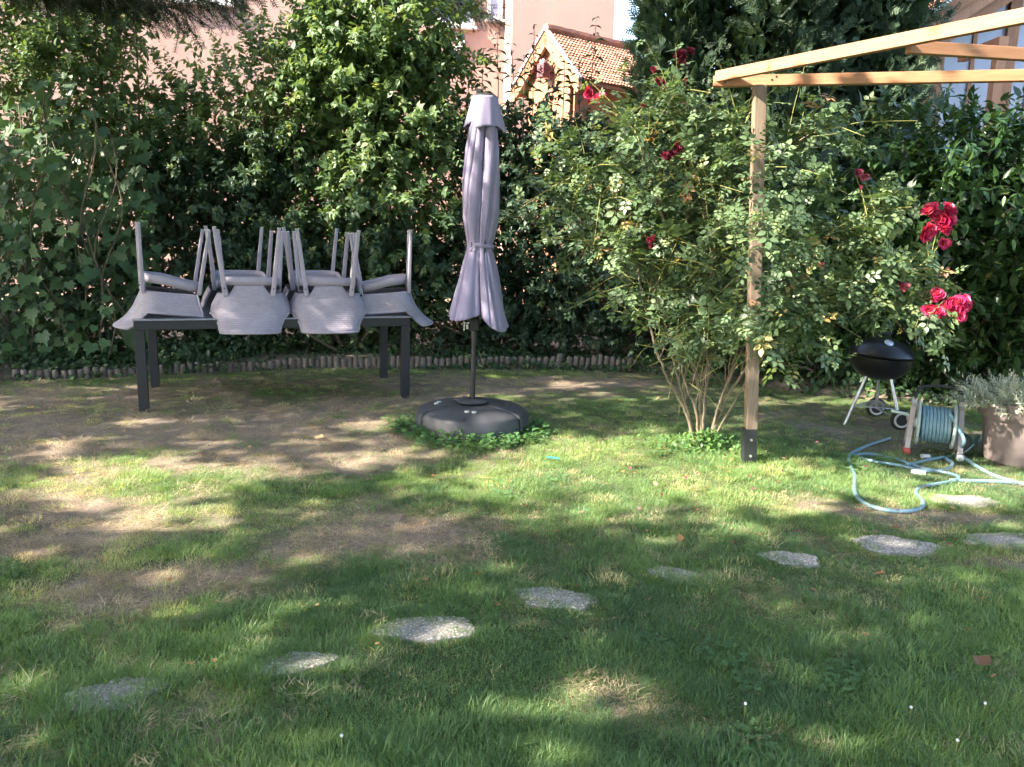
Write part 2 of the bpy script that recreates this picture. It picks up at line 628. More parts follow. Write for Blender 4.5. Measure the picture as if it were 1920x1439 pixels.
# ------------------------------------------------------------------ leaves in bulk
def norm(a):
    return a / np.maximum(np.linalg.norm(a, axis=-1, keepdims=True), 1e-9)


def tpl_ovate(w=.55, fold=.07, droop=.14):
    V = [(0, 0, 0), (-.46 * w, .26, fold), (0, .28, 0), (.46 * w, .26, fold), (-.42 * w, .60, fold * .6), (0, .62, -droop * .35), (.42 * w, .60, fold * .6), (0, 1, -droop)]
    F = [(0, 2, 1), (0, 3, 2), (1, 2, 5, 4), (2, 3, 6, 5), (4, 5, 7), (5, 6, 7)]
    return np.array(V), F


def tpl_simple(w=.6):
    return np.array([(0, 0, 0), (-.5 * w, .45, .05), (0, 1, -.08), (.5 * w, .45, .05)]), [(0, 3, 2, 1)]


def tpl_lobed():
    # five-lobed vine leaf, palmate outline around its base
    pts = [(0, -.02), (.20, -.16), (.46, -.06), (.40, .10), (.62, .32), (.36, .36), (.34, .56), (.16, .58), (0, .95)]
    full = pts + [(-x, y) for x, y in pts[-2:0:-1]]
    V = [(x, y + .05, .05 * abs(x) - .12 * y * y) for x, y in full] + [(0, .3, -.03)]
    n = len(full)
    return np.array(V), [(i, (i + 1) % n, n) for i in range(n)]


def tpl_compound(n_pairs=2, leaflet=.35, w=.66):
    V, F = [], []
    lv, lf = tpl_ovate(w, .06, .1)
    spots = [((0, .62), 0.0)]
    for k in range(n_pairs):
        y = .22 + .30 * k
        spots += [((.04, y), -1.2), ((-.04, y), 1.2)]
    for (x, y), a in spots:
        c, s = math.cos(a), math.sin(a)
        o = len(V)
        for p in lv:
            q = p * leaflet
            V.append((x + c * q[0] - s * q[1], y + s * q[0] + c * q[1], q[2] - .10 * y * y))
        F += [tuple(i + o for i in f) for f in lf]
    o = len(V)
    V += [(-.008, 0, 0), (.008, 0, 0), (.006, .66, -.05), (-.006, .66, -.05)]
    F.append((o, o + 1, o + 2, o + 3))
    return np.array(V), F


def tpl_spray(n=9, seed=1, w=.055):
    r = random.Random(seed)
    V, F = [], []

    def strip(a, b, ww):
        a, b = np.array(a), np.array(b)
        d = b - a
        s = np.array([d[1], -d[0], 0])
        s = s / (np.linalg.norm(s) + 1e-9) * ww
        o = len(V)
        m = a + d * .55
        V.extend([a - s * .5, a + s * .5, m + s, b, m - s])
        F.append((o, o + 1, o + 2, o + 3, o + 4))
    strip((0, 0, 0), (0, 1, -.1), w)
    for i in range(n):
        y = .12 + .75 * i / n
        sg = 1 if i % 2 else -1
        L = (.46 - .3 * y) * r.uniform(.8, 1.2)
        strip((0, y, -.1 * y * y), (sg * L * .8, y + L * .75, -.1 * y * y + r.uniform(-.06, .06)), w * .85)
    return np.array(V), F


def tpl_needles(n=26, seed=3):
    r = random.Random(seed)
    V, F = [], []
    for i in range(n):
        y = i / n
        for sg in (-1, 1):
            a = r.uniform(-.6, .6)
            L = .13
            p = np.array([0, y, 0])
            q = p + np.array([sg * L * math.cos(a), L * .75, L * math.sin(a)])
            o = len(V)
            V.extend([p + (0, -.012, 0), p + (0, .012, 0), q])
            F.append((o, o + 1, o + 2))
    o = len(V)
    V.extend([np.array(v) for v in ((-.012, 0, .005), (.012, 0, .005), (.008, 1, 0), (-.008, 1, 0))])
    F.append((o, o + 1, o + 2, o + 3))
    return np.array(V), F


def leaves_mesh(name, tpl, pos, ax, up, size, rnd, mat):
    tv, tf = tpl
    N, n = len(pos), len(tv)
    if N == 0: return None
    ax = norm(ax)
    side = norm(np.cross(ax, up))
    nr = np.cross(side, ax)
    V = (pos[:, None, :] + size[:, None, None] * (tv[None, :, 0:1] * side[:, None, :] + tv[None, :, 1:2] * ax[:, None, :] + tv[None, :, 2:3] * nr[:, None, :]))
    V = V.reshape(-1, 3)
    lt = np.array([len(f) for f in tf])
    lv = np.concatenate([np.array(f) for f in tf])
    loops = (lv[None, :] + (np.arange(N) * n)[:, None]).ravel()
    tot = np.tile(lt, N)
    start = np.concatenate([[0], np.cumsum(tot)[:-1]])
    me = bpy.data.meshes.new(name)
    me.vertices.add(len(V))
    me.vertices.foreach_set('co', V.astype(np.float32).ravel())
    me.loops.add(len(loops))
    me.loops.foreach_set('vertex_index', loops.astype(np.int32))
    me.polygons.add(len(tot))
    me.polygons.foreach_set('loop_start', start.astype(np.int32))
    a = me.attributes.new('rnd', 'FLOAT', 'FACE')
    a.data.foreach_set('value', np.repeat(rnd, len(tf)).astype(np.float32))
    me.materials.append(mat)
    me.update()
    return me


class Leaves:
    def __init__(s):
        s.p, s.a, s.u, s.s, s.r = [], [], [], [], []

    def add(s, p, a, u, sz, r):
        s.p.append(p); s.a.append(a); s.u.append(u); s.s.append(sz); s.r.append(r)

    def n(s):
        return sum(len(x) for x in s.p)

    def arrays(s):
        return (np.concatenate(s.p), np.concatenate(s.a), np.concatenate(s.u), np.concatenate(s.s), np.concatenate(s.r))

    def keep(s, fn):
        arr = s.arrays()
        k = fn(arr[0])
        s.p, s.a, s.u, s.s, s.r = [[x[k]] for x in arr]

    def build(s, name, tpl, mat, parent=None, kind=None):
        if not s.p: return None
        p, a, u, sz, r = s.arrays()
        o = link(name, leaves_mesh(name, tpl, p, a, u, sz, r, mat), None, parent)
        if kind: o['kind'] = kind
        return o


def rand_dir(n):
    return norm(rng.normal(size=(n, 3)))


def shoots(L, origin, direc, length, K=12, size=.08, pairs=True, droop=.35, rbase=None, svar=.25, spread=.9, pitch=.45, t0=.12):
    """leafy shoots: leaves set along curved axes"""
    N = len(origin)
    direc = norm(direc)
    rb = rng.random(N) if rbase is None else rbase
    curves = []
    for k in range(K):
        t = t0 + (1 - t0) * k / (K - 1)
        g = np.array([0, 0, -1.0])
        p = origin + direc * (length * t)[:, None] + g * (length * droop * t * t)[:, None]
        tan = norm(direc + g * (2 * droop * t))
        ref = norm(np.cross(tan, np.array([0, 0, 1.0]) + .001))
        oth = np.cross(ref, tan)
        ang = (k * (math.pi / 2) if pairs else k * 2.4) + rng.normal(0, .25, N)
        sd = ref * np.cos(ang)[:, None] + oth * np.sin(ang)[:, None]
        for sg in ((1, -1) if pairs else (1,)):
            a = norm(sd * sg * spread + tan * pitch + rng.normal(0, .18, (N, 3)) + np.array([0, 0, -.18]))
            u = norm(np.array([0, 0, 1.0]) + tan * .35 + rng.normal(0, .28, (N, 3)))
            f = (1 - .55 * max(0, (t - .55) / .45)) * (.75 + .25 * min(1, t / .3))
            s = size * f * (1 + rng.uniform(-svar, svar, N))
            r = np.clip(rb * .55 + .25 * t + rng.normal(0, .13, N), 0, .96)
            yl = rng.random(N) < .006
            r = np.where(yl, 1.0, r)
            L.add(p.copy(), a, u, s, r)
        curves.append(p)
    return curves


def ell_points(n, c, r, inner=.45, front=True):
    """points in the outer shell of an ellipsoid, more of them on the side seen"""
    out = []
    c, r = np.array(c), np.array(r)
    while sum(len(o) for o in out) < n:
        d = rand_dir(n)
        if front:
            keep = rng.random(n) < np.where(d[:, 1] < .25, 1.0, .25)
            d = d[keep]
        rad = rng.uniform(inner ** 2, 1, len(d)) ** .5
        rad = rad * (1 + .18 * fbm(d[:, 0] * 2 + c[0], d[:, 2] * 2 + c[2], 1.3, c[0]))
        p = c + d * r * rad[:, None]
        out.append(np.concatenate([p, norm(d / r)], 1))
    o = np.concatenate(out)[:n]
    return o[:, :3], o[:, 3:]


def stems_to(mb, base, tips, r0=.022, r1=.006, bend=.15, n=5):
    base = np.array(base, float)
    for t in tips:
        t = np.array(t, float)
        P = []
        off = rng.normal(0, bend, 3) * np.array([1, 1, .3])
        b = base + rng.normal(0, .05, 3) * np.array([1, 1, 0])
        for k in range(7):
            f = k / 6
            P.append(b + (t - b) * np.array([f ** 1.3, f ** 1.3, f]) + off * math.sin(math.pi * f))
        mb.tube(P, [r0 + (r1 - r0) * k / 6 for k in range(7)], n, False)


def shrub(name, label, ells, dens, tpl, size, mat, base, cat='shrub', group=None, K=11, length=(.28, .5), pairs=True, droop=.35, fill=0, zmin=.03,
          upw=.45, nstem=10, stem_mat='twig', fsize=None, keep=None, outw=.75, ftpl=None):
    root = empty(name, (base[0], base[1], 0))
    tag(root, label, cat, group)
    Lv = Leaves()
    tips = []
    for c, r in ells:
        n = int(dens * 4 * r[0] * r[2])
        p, d = ell_points(n, c, r)
        ok = p[:, 2] > zmin
        p, d = p[ok], d[ok]
        ln = rng.uniform(length[0], length[1], len(p))
        dirs = d * outw + np.array([0, 0, upw]) + rng.normal(0, .35, p.shape)
        shoots(Lv, p - norm(dirs) * (ln * .45)[:, None], dirs, ln, K, size, pairs, droop)
        if len(p): tips += [p[i] for i in rng.integers(0, len(p), max(2, nstem // len(ells)))]
    if keep is not None: Lv.keep(keep)
    Lv.keep(lambda q: q[:, 2] > zmin)
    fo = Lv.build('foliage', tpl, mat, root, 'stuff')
    fo.location = (-base[0], -base[1], 0)
    if fill:
        Fl = Leaves()
        for c, r in ells:
            n = int(fill * 4 * r[0] * r[2])
            d = rand_dir(n)
            p = np.array(c) + np.array([0, .12, 0]) + d * np.array(r) * (rng.random(n) ** .4 * .82)[:, None]
            p = p[p[:, 2] > zmin]
            n = len(p)
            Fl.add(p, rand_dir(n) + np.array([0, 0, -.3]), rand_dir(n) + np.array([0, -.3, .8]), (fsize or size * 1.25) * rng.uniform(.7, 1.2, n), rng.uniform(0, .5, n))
        if keep is not None: Fl.keep(keep)
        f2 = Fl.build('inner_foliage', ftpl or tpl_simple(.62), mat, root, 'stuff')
        f2.location = (-base[0], -base[1], 0)
    mb = MB()
    stems_to(mb, (0, 0, 0), [np.array(t) - np.array([base[0], base[1], 0]) for t in tips])
    st = mb.build('stems', M[stem_mat], root, True)
    return root


# ------------------------------------------------------------------ houses behind the hedge
def window(root, x0, x1, z0, z1, y, mull=True):
    w = MB().box((x0, y - .03, z0), (x0 + .06, y + .05, z1)).box((x1 - .06, y - .03, z0), (x1, y + .05, z1)).box((x0 + .06, y - .03, z0), (x1 - .06, y + .05, z0 + .07)).box((x0 + .06, y - .03, z1 - .07), (x1 - .06, y + .05, z1))
    if mull: w.box(((x0 + x1) / 2 - .025, y - .028, z0 + .07), ((x0 + x1) / 2 + .025, y + .045, z1 - .07))
    f = w.build('window', M['white_paint'], root)
    MB().box((x0 + .06, y + .005, z0 + .07), (x1 - .06, y + .02, z1 - .07)).build('pane', M['glass'], f)
    MB().box((x0 - .05, y - .09, z0 - .05), (x1 + .05, y + .04, z0 - .002)).build('sill', M['white_paint'], f, bevel=.006)
    return f


def salmon_house():
    c = on_y(960, 75, 16.0)
    root = empty('apartment_house', (c[0], 16.0, 0), R(8))
    tag(root, 'tall salmon stucco house with white windows rising behind the hedge', 'house')
    MB().box((0, 0, -.1), (1.95, 7, 9.5)).build('wing_wall', M['salmon'], root)
    MB().box((-14, 1.2, -.1), (-.003, 7.5, 9.5)).build('wall', M['salmon'], root)
    window(root, -.36, -.06, 5.62, 7.2, 1.16, False)
    window(root, -1.35, -.62, 5.45, 7.0, 1.16)
    window(root, -6.4, -5.3, 5.6, 7.2, 1.16)
    window(root, -9.4, -8.3, 5.6, 7.2, 1.16)
    MB().box((-.98, 1.12, 4.98), (-.80, 1.198, 5.22)).build('wall_vent', M['white_paint'], root, bevel=.01)
    r = MB()
    r.box((-14.4, .8, 9.5), (-.0, 7.9, 9.62))
    r.box((0.003, -.4, 9.5), (2.3, 7.4, 9.63))
    r.build('roof', M['tile'], root)
    return root


def tiled_slope(root, o, ex, ey, nrows, ncols, wid, length, mat_pair, name='tile_course'):
    """overlapping courses of pantiles on the slope o + s*ex (across) + t*ey (up the slope)"""
    o, ex, ey = Vector(o), Vector(ex).normalized(), Vector(ey).normalized()
    nz = ex.cross(ey).normalized()
    if nz.z < 0: nz = -nz
    rowh = length / nrows
    tw = wid / ncols
    for i in range(nrows):
        mb = MB()
        for j in range(ncols):
            jit = random.uniform(-.004, .004)
            a = o + ex * (j * tw + tw * .03) + ey * (i * rowh)
            b = o + ex * ((j + 1) * tw - tw * .03) + ey * (i * rowh)
            up = ey * (rowh * 1.12)
            m0 = (a + b) / 2
            V = [a + nz * (.035 + jit), m0 + nz * (.062 + jit), b + nz * (.035 + jit), b + up + nz * .006, m0 + up + nz * .03, a + up + nz * .006,
                 a + nz * (.008), m0 + nz * .03, b + nz * .008]
            mb.add(V, [(0, 1, 4, 5), (1, 2, 3, 4), (6, 7, 1, 0), (7, 8, 2, 1)])
        mb.build(name, mat_pair[i % 2], root)


def cottage():
    apex = on_y(1022, 66, 13.2)
    rd = Vector((.78, .626, 0)).normalized()     # along the ridge, away from the gable
    gd = Vector((.626, -.78, 0)).normalized()    # across the gable, to the right
    root = empty('garden_cottage', (apex[0], apex[1], 0))
    tag(root, 'small orange timber cottage with steep tiled gable beside salmon house', 'house')
    za = apex[2]
    hw, drop, Lr = .62, .62, 1.9
    A = Vector((0, 0, za - .10))
    # gable boards, one plank each
    npl = 7
    for i in range(npl):
        s0, s1 = -hw + .12 + (2 * hw - .24) * i / npl, -hw + .12 + (2 * hw - .24) * (i + 1) / npl - .008
        t0, t1 = A.z - abs(s0) * drop / hw, A.z - abs(s1) * drop / hw
        p0, p1 = gd * s0 + rd * .12, gd * s1 + rd * .12
        q = rd * .03
        V = [p0, p1, p1 + Vector((0, 0, t1)), p0 + Vector((0, 0, t0))]
        V = V + [v + q for v in V]
        MB().add(V, [(0, 1, 2, 3), (4, 7, 6, 5), (0, 3, 7, 4), (1, 5, 6, 2), (3, 2, 6, 7)]).build('plank', M['timber'], root)
    # side walls
    for s in (-1, 1):
        p = gd * (s * (hw - .12)) + rd * .18
        MB().bar(p + Vector((0, 0, (za - drop) / 2)), p + rd * (Lr - .3) + Vector((0, 0, (za - drop) / 2)), .08, za - drop - .05).build('wall', M['timber'], root)
    # barge boards with white verge
    for s in (-1, 1):
        a = Vector((0, 0, za - .02))
        b = gd * (s * (hw + .22)) + Vector((0, 0, za - .02 - (hw + .22) * drop / hw))
        bb = MB().bar(a + rd * .03, b + rd * .03, .05, .20, up=(0, 0, 1)).build('barge_board', M['timber'], root)
        MB().bar(a + Vector((0, 0, .125)) + rd * .01, b + Vector((0, 0, .125)) + rd * .01, .07, .03).build('verge_strip', M['white_paint'], bb)
    # roof decks and tiles
    for s in (-1, 1):
        eave = gd * (s * (hw + .2)) + Vector((0, 0, za + .06 - (hw + .2) * drop / hw))
        ridge = Vector((0, 0, za + .06))
        up = ridge - eave
        V = [eave, eave + rd * Lr, ridge + rd * Lr, ridge]
        V = V + [v - Vector((0, 0, .05)) for v in V]
        rf = MB().add(V, [(0, 1, 2, 3), (7, 6, 5, 4), (0, 4, 5, 1), (3, 2, 6, 7), (0, 3, 7, 4), (1, 5, 6, 2)]).build('roof_deck', M['timber_dark'], root)
        if s > 0: tiled_slope(root, eave, rd, up, 17, 28, Lr, up.length, (M['tile'], M['tile2']))
        else: tiled_slope(root, eave, rd, up, 17, 28, Lr, up.length, (M['tile'], M['tile']))
    for k in range(7):
        a = Vector((0, 0, za + .10)) + rd * (k * Lr / 7)
        MB().tube([a, a + rd * (Lr / 7 + .04)], [.075, .085], 8).build('ridge_tile', M['tile'], root, True)
    # small hooded maroon vent under the apex
    v = MB().box((-.08, -.08, -.13), (.08, .05, .08)).build('vent_box', M['maroon'], root, bevel=.01)
    v.location = rd * .02 + Vector((0, 0, za - .50)) - rd * .02
    v.rotation_euler = (0, 0, math.atan2(gd.y, gd.x))
    MB().box((-.05, -.05, .08), (.05, .04, .14)).build('vent_cap', M['white_paint'], v, bevel=.01)
    return root


def timber_house():
    Y = 12.0
    e = on_y(1712, 55, Y)
    root = empty('timber_house', (e[0], Y, 0))
    tag(root, 'brown timber house with glazed gable behind the shrubs and pergola', 'house')
    z0 = e[2]
    sl = math.tan(R(35))
    W = 7.0
    ap = W / 2
    top = lambda x: z0 + .02 + (x * sl if x < ap else (W - x) * sl)

    def poly(name, pts, y0, y1, mat, parent=root):
        V = [(x, y0, z) for x, z in pts] + [(x, y1, z) for x, z in pts]
        n = len(pts)
        F = [tuple(range(n)), tuple(range(2 * n - 1, n - 1, -1))] + [(i, i + n, (i + 1) % n + n, (i + 1) % n) for i in range(n)]
        return MB().add(V, F).build(name, mat, parent)
    # posts and rails leave window openings; the wall stands behind the barge boards
    cols = [(.35, .52), (1.36, 1.52), (2.05, 2.2), (2.95, 3.1), (ap - .1, ap + .1), (3.95, 4.1), (5.0, 5.15), (6.45, 6.65)]
    for a, b in cols:
        poly('timber_post', [(a, 0), (b, 0), (b, top(b) - .3), (a, top(a) - .3)], .05, .22, M['timber_dark'])
    for (a0, a), (b, b1) in zip(cols[:-1], cols[1:]):
        x0, x1 = a, b
        first = x0 < .6
        zlo = 2.35
        poly('panel', [(x0, 0), (x1, 0), (x1, zlo), (x0, zlo)], .10, .17, M['timber'])
        poly('rail', [(x0, zlo), (x1, zlo), (x1, zlo + .12), (x0, zlo + .12)], .06, .2, M['timber_dark'])
        pa = poly('pane', [(x0, zlo + .12), (x1, zlo + .12), (x1, max(zlo + .2, top(x1) - .45)), (x0, max(zlo + .2, top(x0) - .45))], .12, .14, M['glass'])
        xm = (x0 + x1) / 2
        poly('glazing_bar', [(xm - .03, zlo + .12), (xm + .03, zlo + .12), (xm + .03, top(xm) - .46), (xm - .03, top(xm) - .46)], .09, .118, M['timber_dark'], pa)
        poly('gable_board', [(x0, top(x0) - .45), (x1, top(x1) - .45), (x1, top(x1) - .02), (x0, top(x0) - .02)] if (x0 - ap) * (x1 - ap) >= 0 else [(x0, top(x0) - .45), (x1, top(x1) - .45), (x1, top(x1)), (ap, top(ap)), (x0, top(x0))], .06, .2, M['timber'])
    pp = on_y(1857, 230, 10.6) - np.array([e[0], Y, 0])
    MB().box((pp[0] - .06, pp[1] - .06, 0), (pp[0] + .06, pp[1] + .06, 4.0)).build('porch_post', M['timber'], root, bevel=.006)
    MB().box((pp[0] - .05, pp[1] + .06, 3.88), (pp[0] + .05, -.5, 4.0)).build('porch_beam', M['timber'], root)
    MB().box((.36, .22, 0), (.5, 6, z0 + .1)).build('side_wall', M['timber'], root)
    MB().box((.5, 2.6, 0), (6.5, 2.7, z0 + .2)).build('inner_wall', M['timber_dark'], root)
    for s in (0, 1):
        sx = (lambda x: x) if s == 0 else (lambda x: W - x)
        for k, (dz, dy, th) in enumerate(((-.02, -.45, .17), (-.21, -.38, .17), (-.40, -.30, .15))):
            a, b = Vector((sx(-.45), dy, z0 - .45 * sl + dz)), Vector((sx(ap), dy, z0 + ap * sl + dz))
            MB().bar(a, b, .05, th).build('barge_board', M['timber_dark'] if k != 1 else M['timber'], root)
        a, b = Vector((sx(-.47), -.47, z0 - .47 * sl + .10)), Vector((sx(ap), -.47, z0 + ap * sl + .10))
        MB().bar(a, b, .09, .05).build('verge_strip', M['white_paint'], root)
        eave = Vector((sx(-.5), -.42, z0 - .5 * sl + .05))
        ridge = Vector((sx(ap), -.42, z0 + ap * sl + .05))
        V = [eave, eave + Vector((0, 6.5, 0)), ridge + Vector((0, 6.5, 0)), ridge]
        V = V + [v - Vector((0, 0, .06)) for v in V]
        MB().add(V, [(0, 1, 2, 3), (7, 6, 5, 4), (0, 4, 5, 1), (3, 2, 6, 7), (0, 3, 7, 4), (1, 5, 6, 2)]).build('roof_deck', M['timber_dark'], root)
        tiled_slope(root, eave, (0, 1, 0), ridge - eave, 14, 26, 6.5, (ridge - eave).length, (M['tile'], M['tile2']))
    return root


salmon_house()
cottage()
timber_house()

# ------------------------------------------------------------------ unseen trees added left of and behind the camera, crowns shaped to dapple the lawn
def project(P):
    q = P - np.array([0, 0, CAM_H])
    z = q[:, 1] * math.cos(PITCH) - q[:, 2] * math.sin(PITCH)
    x = q[:, 0]
    y = q[:, 1] * math.sin(PITCH) + q[:, 2] * math.cos(PITCH)
    zz = np.where(np.abs(z) < 1e-3, 1e-3, z)
    x, y = x / zz, y / zz
    c, s = math.cos(ROLL), math.sin(ROLL)
    return 960 + FPX * (c * x + s * y), 719.5 - FPX * (-s * x + c * y), z


LIT_LAWN = [  # gaps cut in the unseen canopy for sunny patches on the lawn: centre x, y (m), half sizes, turn, how much leaf remains
]


def lit_px(cx, cy, rx, ry, keep=.05):
    c = on_z(cx, cy)
    a = on_z(cx + rx, cy)
    b = on_z(cx, cy - ry)
    d = on_z(cx, cy + ry)
    LIT_LAWN.append((c[0], (b[1] + d[1]) / 2, a[0] - c[0], (b[1] - d[1]) / 2, 0.0, keep))


for q in [(1200, 878, 310, 62, .01), (1130, 920, 240, 50, .05), (1430, 925, 150, 44, .03), (1000, 900, 130, 45, .3), (800, 905, 110, 30, .35), (920, 960, 200, 40, .45), (1240, 985, 200, 45, .3),
          (260, 905, 210, 52, .01), (330, 955, 130, 34, .02), (120, 838, 55, 14), (255, 792, 50, 8), (700, 800, 70, 14), (690, 858, 90, 20, .3), (1070, 724, 50, 7),
          (1770, 925, 180, 36), (1640, 880, 60, 26, .3), (1880, 890, 70, 26, .1), (1180, 752, 50, 10, .2),
          (60, 1280, 80, 36, .3), (545, 1243, 70, 20, .25), (800, 1200, 120, 20, .3), (1040, 1148, 70, 14, .2), (640, 1290, 120, 25, .55),
          (1180, 1290, 120, 40, .45), (1500, 1330, 160, 50, .55), (120, 1400, 180, 30, .6), (980, 1390, 200, 40, .6), (1700, 1200, 200, 60, .6)]:
    lit_px(*q)
LIT_UP = []      # gaps cut to light shrubs, beams and pots instead: kept as the ground coordinates of those rays


def lit_at(x, y, z, rx, ry, keep):
    LIT_UP.append((x + KS * z * LX, y + KS * z * LY, rx, ry, SUN_PHI, keep))


for q in [(.95, 5.9, 1.95, 1.1, .75, .06), (2.1, 5.3, 1.35, .85, .6, .06), (1.15, 5.7, 1.15, .6, .4, .25), (1.5, 5.2, 2.45, .7, .6, .02), (2.2, 4.1, 2.45, 1.0, .9, .02), (2.7, 5.0, 2.45, .8, .7, .02),
          (1.52, 5.19, 1.65, .3, .25, .2), (3.5, 5.3, .35, .36, .3, .25), (3.6, 5.4, .6, .4, .3, .1), (4.2, 7.0, 1.9, 1.2, .75, .3), (3.2, 7.3, 1.7, .6, .4, .3), (-1.5, 8.9, 3.2, 1.8, .9, .05), (-4.6, 8.4, 3.0, 1.6, .8, .08),
          (-2.7, 8.8, 2.3, 1.0, .45, .15), (.3, 9.0, 2.5, 1.2, .5, .15), (-.42, 5.9, 1.75, .10, .16, .02), (-.3, 5.98, .62, .12, .06, .05), (-1.62, 6.5, .95, .13, .10, .02), (2.75, 6.6, .3, .25, .2, .3),
          (3.0, 9.8, 3.5, 2.2, 1.2, .3), (1.2, 6.0, .55, .3, .2, .4), (-3.2, 8.6, 1.2, .5, .2, .55), (.9, 8.8, .3, .5, .15, .3)]:
    lit_at(*q)


def canopy_keep(G):
    keep = np.ones(len(G))
    wob = .22 * fbm(G[:, 0], G[:, 1], 3.2, 4)
    for (cx_, cy_, rx, ry, a, k) in LIT_LAWN + LIT_UP:
        c, s = math.cos(a), math.sin(a)
        u = (G[:, 0] - cx_) * c + (G[:, 1] - cy_) * s
        v = -(G[:, 0] - cx_) * s + (G[:, 1] - cy_) * c
        d = np.sqrt((u / rx) ** 2 + (v / ry) ** 2) + wob
        f = np.clip((d - .95) / .16, 0, 1)
        keep = np.minimum(keep, k + (1 - k) * f)
    return keep


def shade_leaves():
    n_cl = 3300
    gx = rng.uniform(-8.5, 10.5, n_cl)
    gy = rng.uniform(-2.5, 13.0, n_cl)
    h = rng.uniform(3.6, 8.2, n_cl)
    per = 34
    cx = np.stack([gx - KS * LX * h, gy - KS * LY * h, h], 1)
    P = np.repeat(cx, per, 0) + rng.normal(0, .30, (n_cl * per, 3)) * np.array([1, 1, .6])
    G = P[:, :2] + KS * P[:, 2:3] * np.array([LX, LY])
    keep = canopy_keep(G)  # leaves dropped where they would shade a wanted sunny patch
    ok = rng.random(len(P)) < keep
    px, py, z = project(P)
    seen = (z > 0) & (px > -260) & (px < 2180) & (py > -150) & (py < 1500)
    ok &= ~seen & (P[:, 2] > 3.2)
    ok &= ~((np.hypot(P[:, 0], P[:, 1]) < .8))
    return P[ok]


def unseen_shade_trees():
    P = shade_leaves()
    trunks = [(-7.6, -.6), (-4.6, -5.2), (-9.8, 6.6), (-.8, -5.6)]
    labels = ['tall broadleaf tree outside the left edge of the picture, shading the lawn', 'broadleaf tree behind the camera on the left, out of the picture',
              'broadleaf tree beyond the left edge near the hedge, out of the picture', 'broadleaf tree straight behind the camera, out of the picture']
    D = np.stack([np.hypot(P[:, 0] - x, P[:, 1] - y) for x, y in trunks], 1)
    who = D.argmin(1)
    for i, (x, y) in enumerate(trunks):
        p = P[who == i]
        if len(p) < 50: continue
        root = empty('shade_tree', (x, y, 0))
        tag(root, labels[i], 'tree', 'trees around the garden')
        n = len(p)
        L = Leaves()
        L.add(p - np.array([x, y, 0]), rand_dir(n) + np.array([0, 0, -.3]), rand_dir(n) + np.array([0, 0, 1.2]), rng.uniform(.13, .2, n), rng.random(n))
        L.build('crown', tpl_simple(.72), LF['tree'], root, 'stuff')
        mb = MB()
        mb.tube([(0, 0, -.1), (.03, 0, 1.5), (.0, .05, 3.2), (.05, .0, 5.0), (.1, .1, 7.4)], [.24, .19, .16, .12, .05], 10)
        for k in rng.integers(0, n, 60):
            t = p[k] - np.array([x, y, 0])
            b = np.array([0, 0, min(max(1.8, t[2] - np.hypot(t[0], t[1]) * .45), 6.5)])
            mid = (b + t) / 2 + np.array([0, 0, .25])
            W = np.array([b + (t - b) * f for f in np.linspace(0, 1, 12)]) + np.array([x, y, 0])
            if canopy_keep(W[:, :2] + KS * W[:, 2:3] * np.array([LX, LY])).min() < .6: continue
            mb.tube([b, mid, t], [.05, .028, .008], 5, False)
        mb.build('trunk', M['bark'], root, True)


unseen_shade_trees()


# ------------------------------------------------------------------ conifers
def spruce(name, label, base, tips, height, needle=.30, hang=7, r_trunk=.16):
    root = empty(name, (base[0], base[1], 0))
    tag(root, label, 'tree')
    b = np.array([base[0], base[1], 0])
    mb = MB()
    mb.tube([(0, 0, -.1), (0, 0, height * .5), (0, 0, height)], [r_trunk, r_trunk * .7, .02], 9)
    L = Leaves()
    for t in tips:
        t = np.array(t) - b
        a = np.array([0, 0, t[2] + np.hypot(t[0], t[1]) * .12])
        P = [a + (t - a) * f + np.array([0, 0, .16 * math.sin(math.pi * f)]) for f in np.linspace(0, 1, 9)]
        mb.tube(P, list(np.linspace(.035, .006, 9)), 5, False)
        for f in np.linspace(.2, 1, 34):
            p = a + (t - a) * f + np.array([0, 0, .16 * math.sin(math.pi * f)])
            n = hang
            d = norm(t - a)
            ax = rng.normal(0, .35, (n, 3)) + d * .55 + np.array([0, 0, -.55])
            pp = p + rng.normal(0, .05, (n, 3))
            L.add(pp, ax, rand_dir(n) + np.array([0, 0, 1.]), needle * rng.uniform(.6, 1.1, n), rng.random(n))
    L.build('needles', tpl_needles(16), LF['spruce'], root, 'stuff')
    mb.build('trunk', M['bark'], root, True)
    return root


tips = [on_y(px, py, Y) for px, py, Y in [(250, -18, 6.9), (330, 6, 7.0), (300, -35, 6.6), (400, -22, 6.8), (455, -5, 7.1), (480, -40, 6.9), (210, -50, 7.0), (140, -25, 7.2), (380, -55, 7.3), (290, 18, 7.2), (420, 12, 7.2), (360, 25, 7.1), (180, 5, 7.2)]]
spruce('drooping_spruce', 'dark spruce at the left edge, its drooping boughs hanging over the hedge', (-6.6, 7.6), tips, 8.0)
tips = [on_y(px, py, Y) for px, py, Y in [(925, 30, 10.6), (905, 10, 10.9), (860, 20, 10.6), (700, -10, 10.5), (660, -30, 10.6), (760, -30, 10.4), (820, -20, 10.5)]]
spruce('back_spruce', 'dark spruce mostly hidden behind the tall light green shrub', (-1.9, 11.4), tips, 7.5, hang=5)


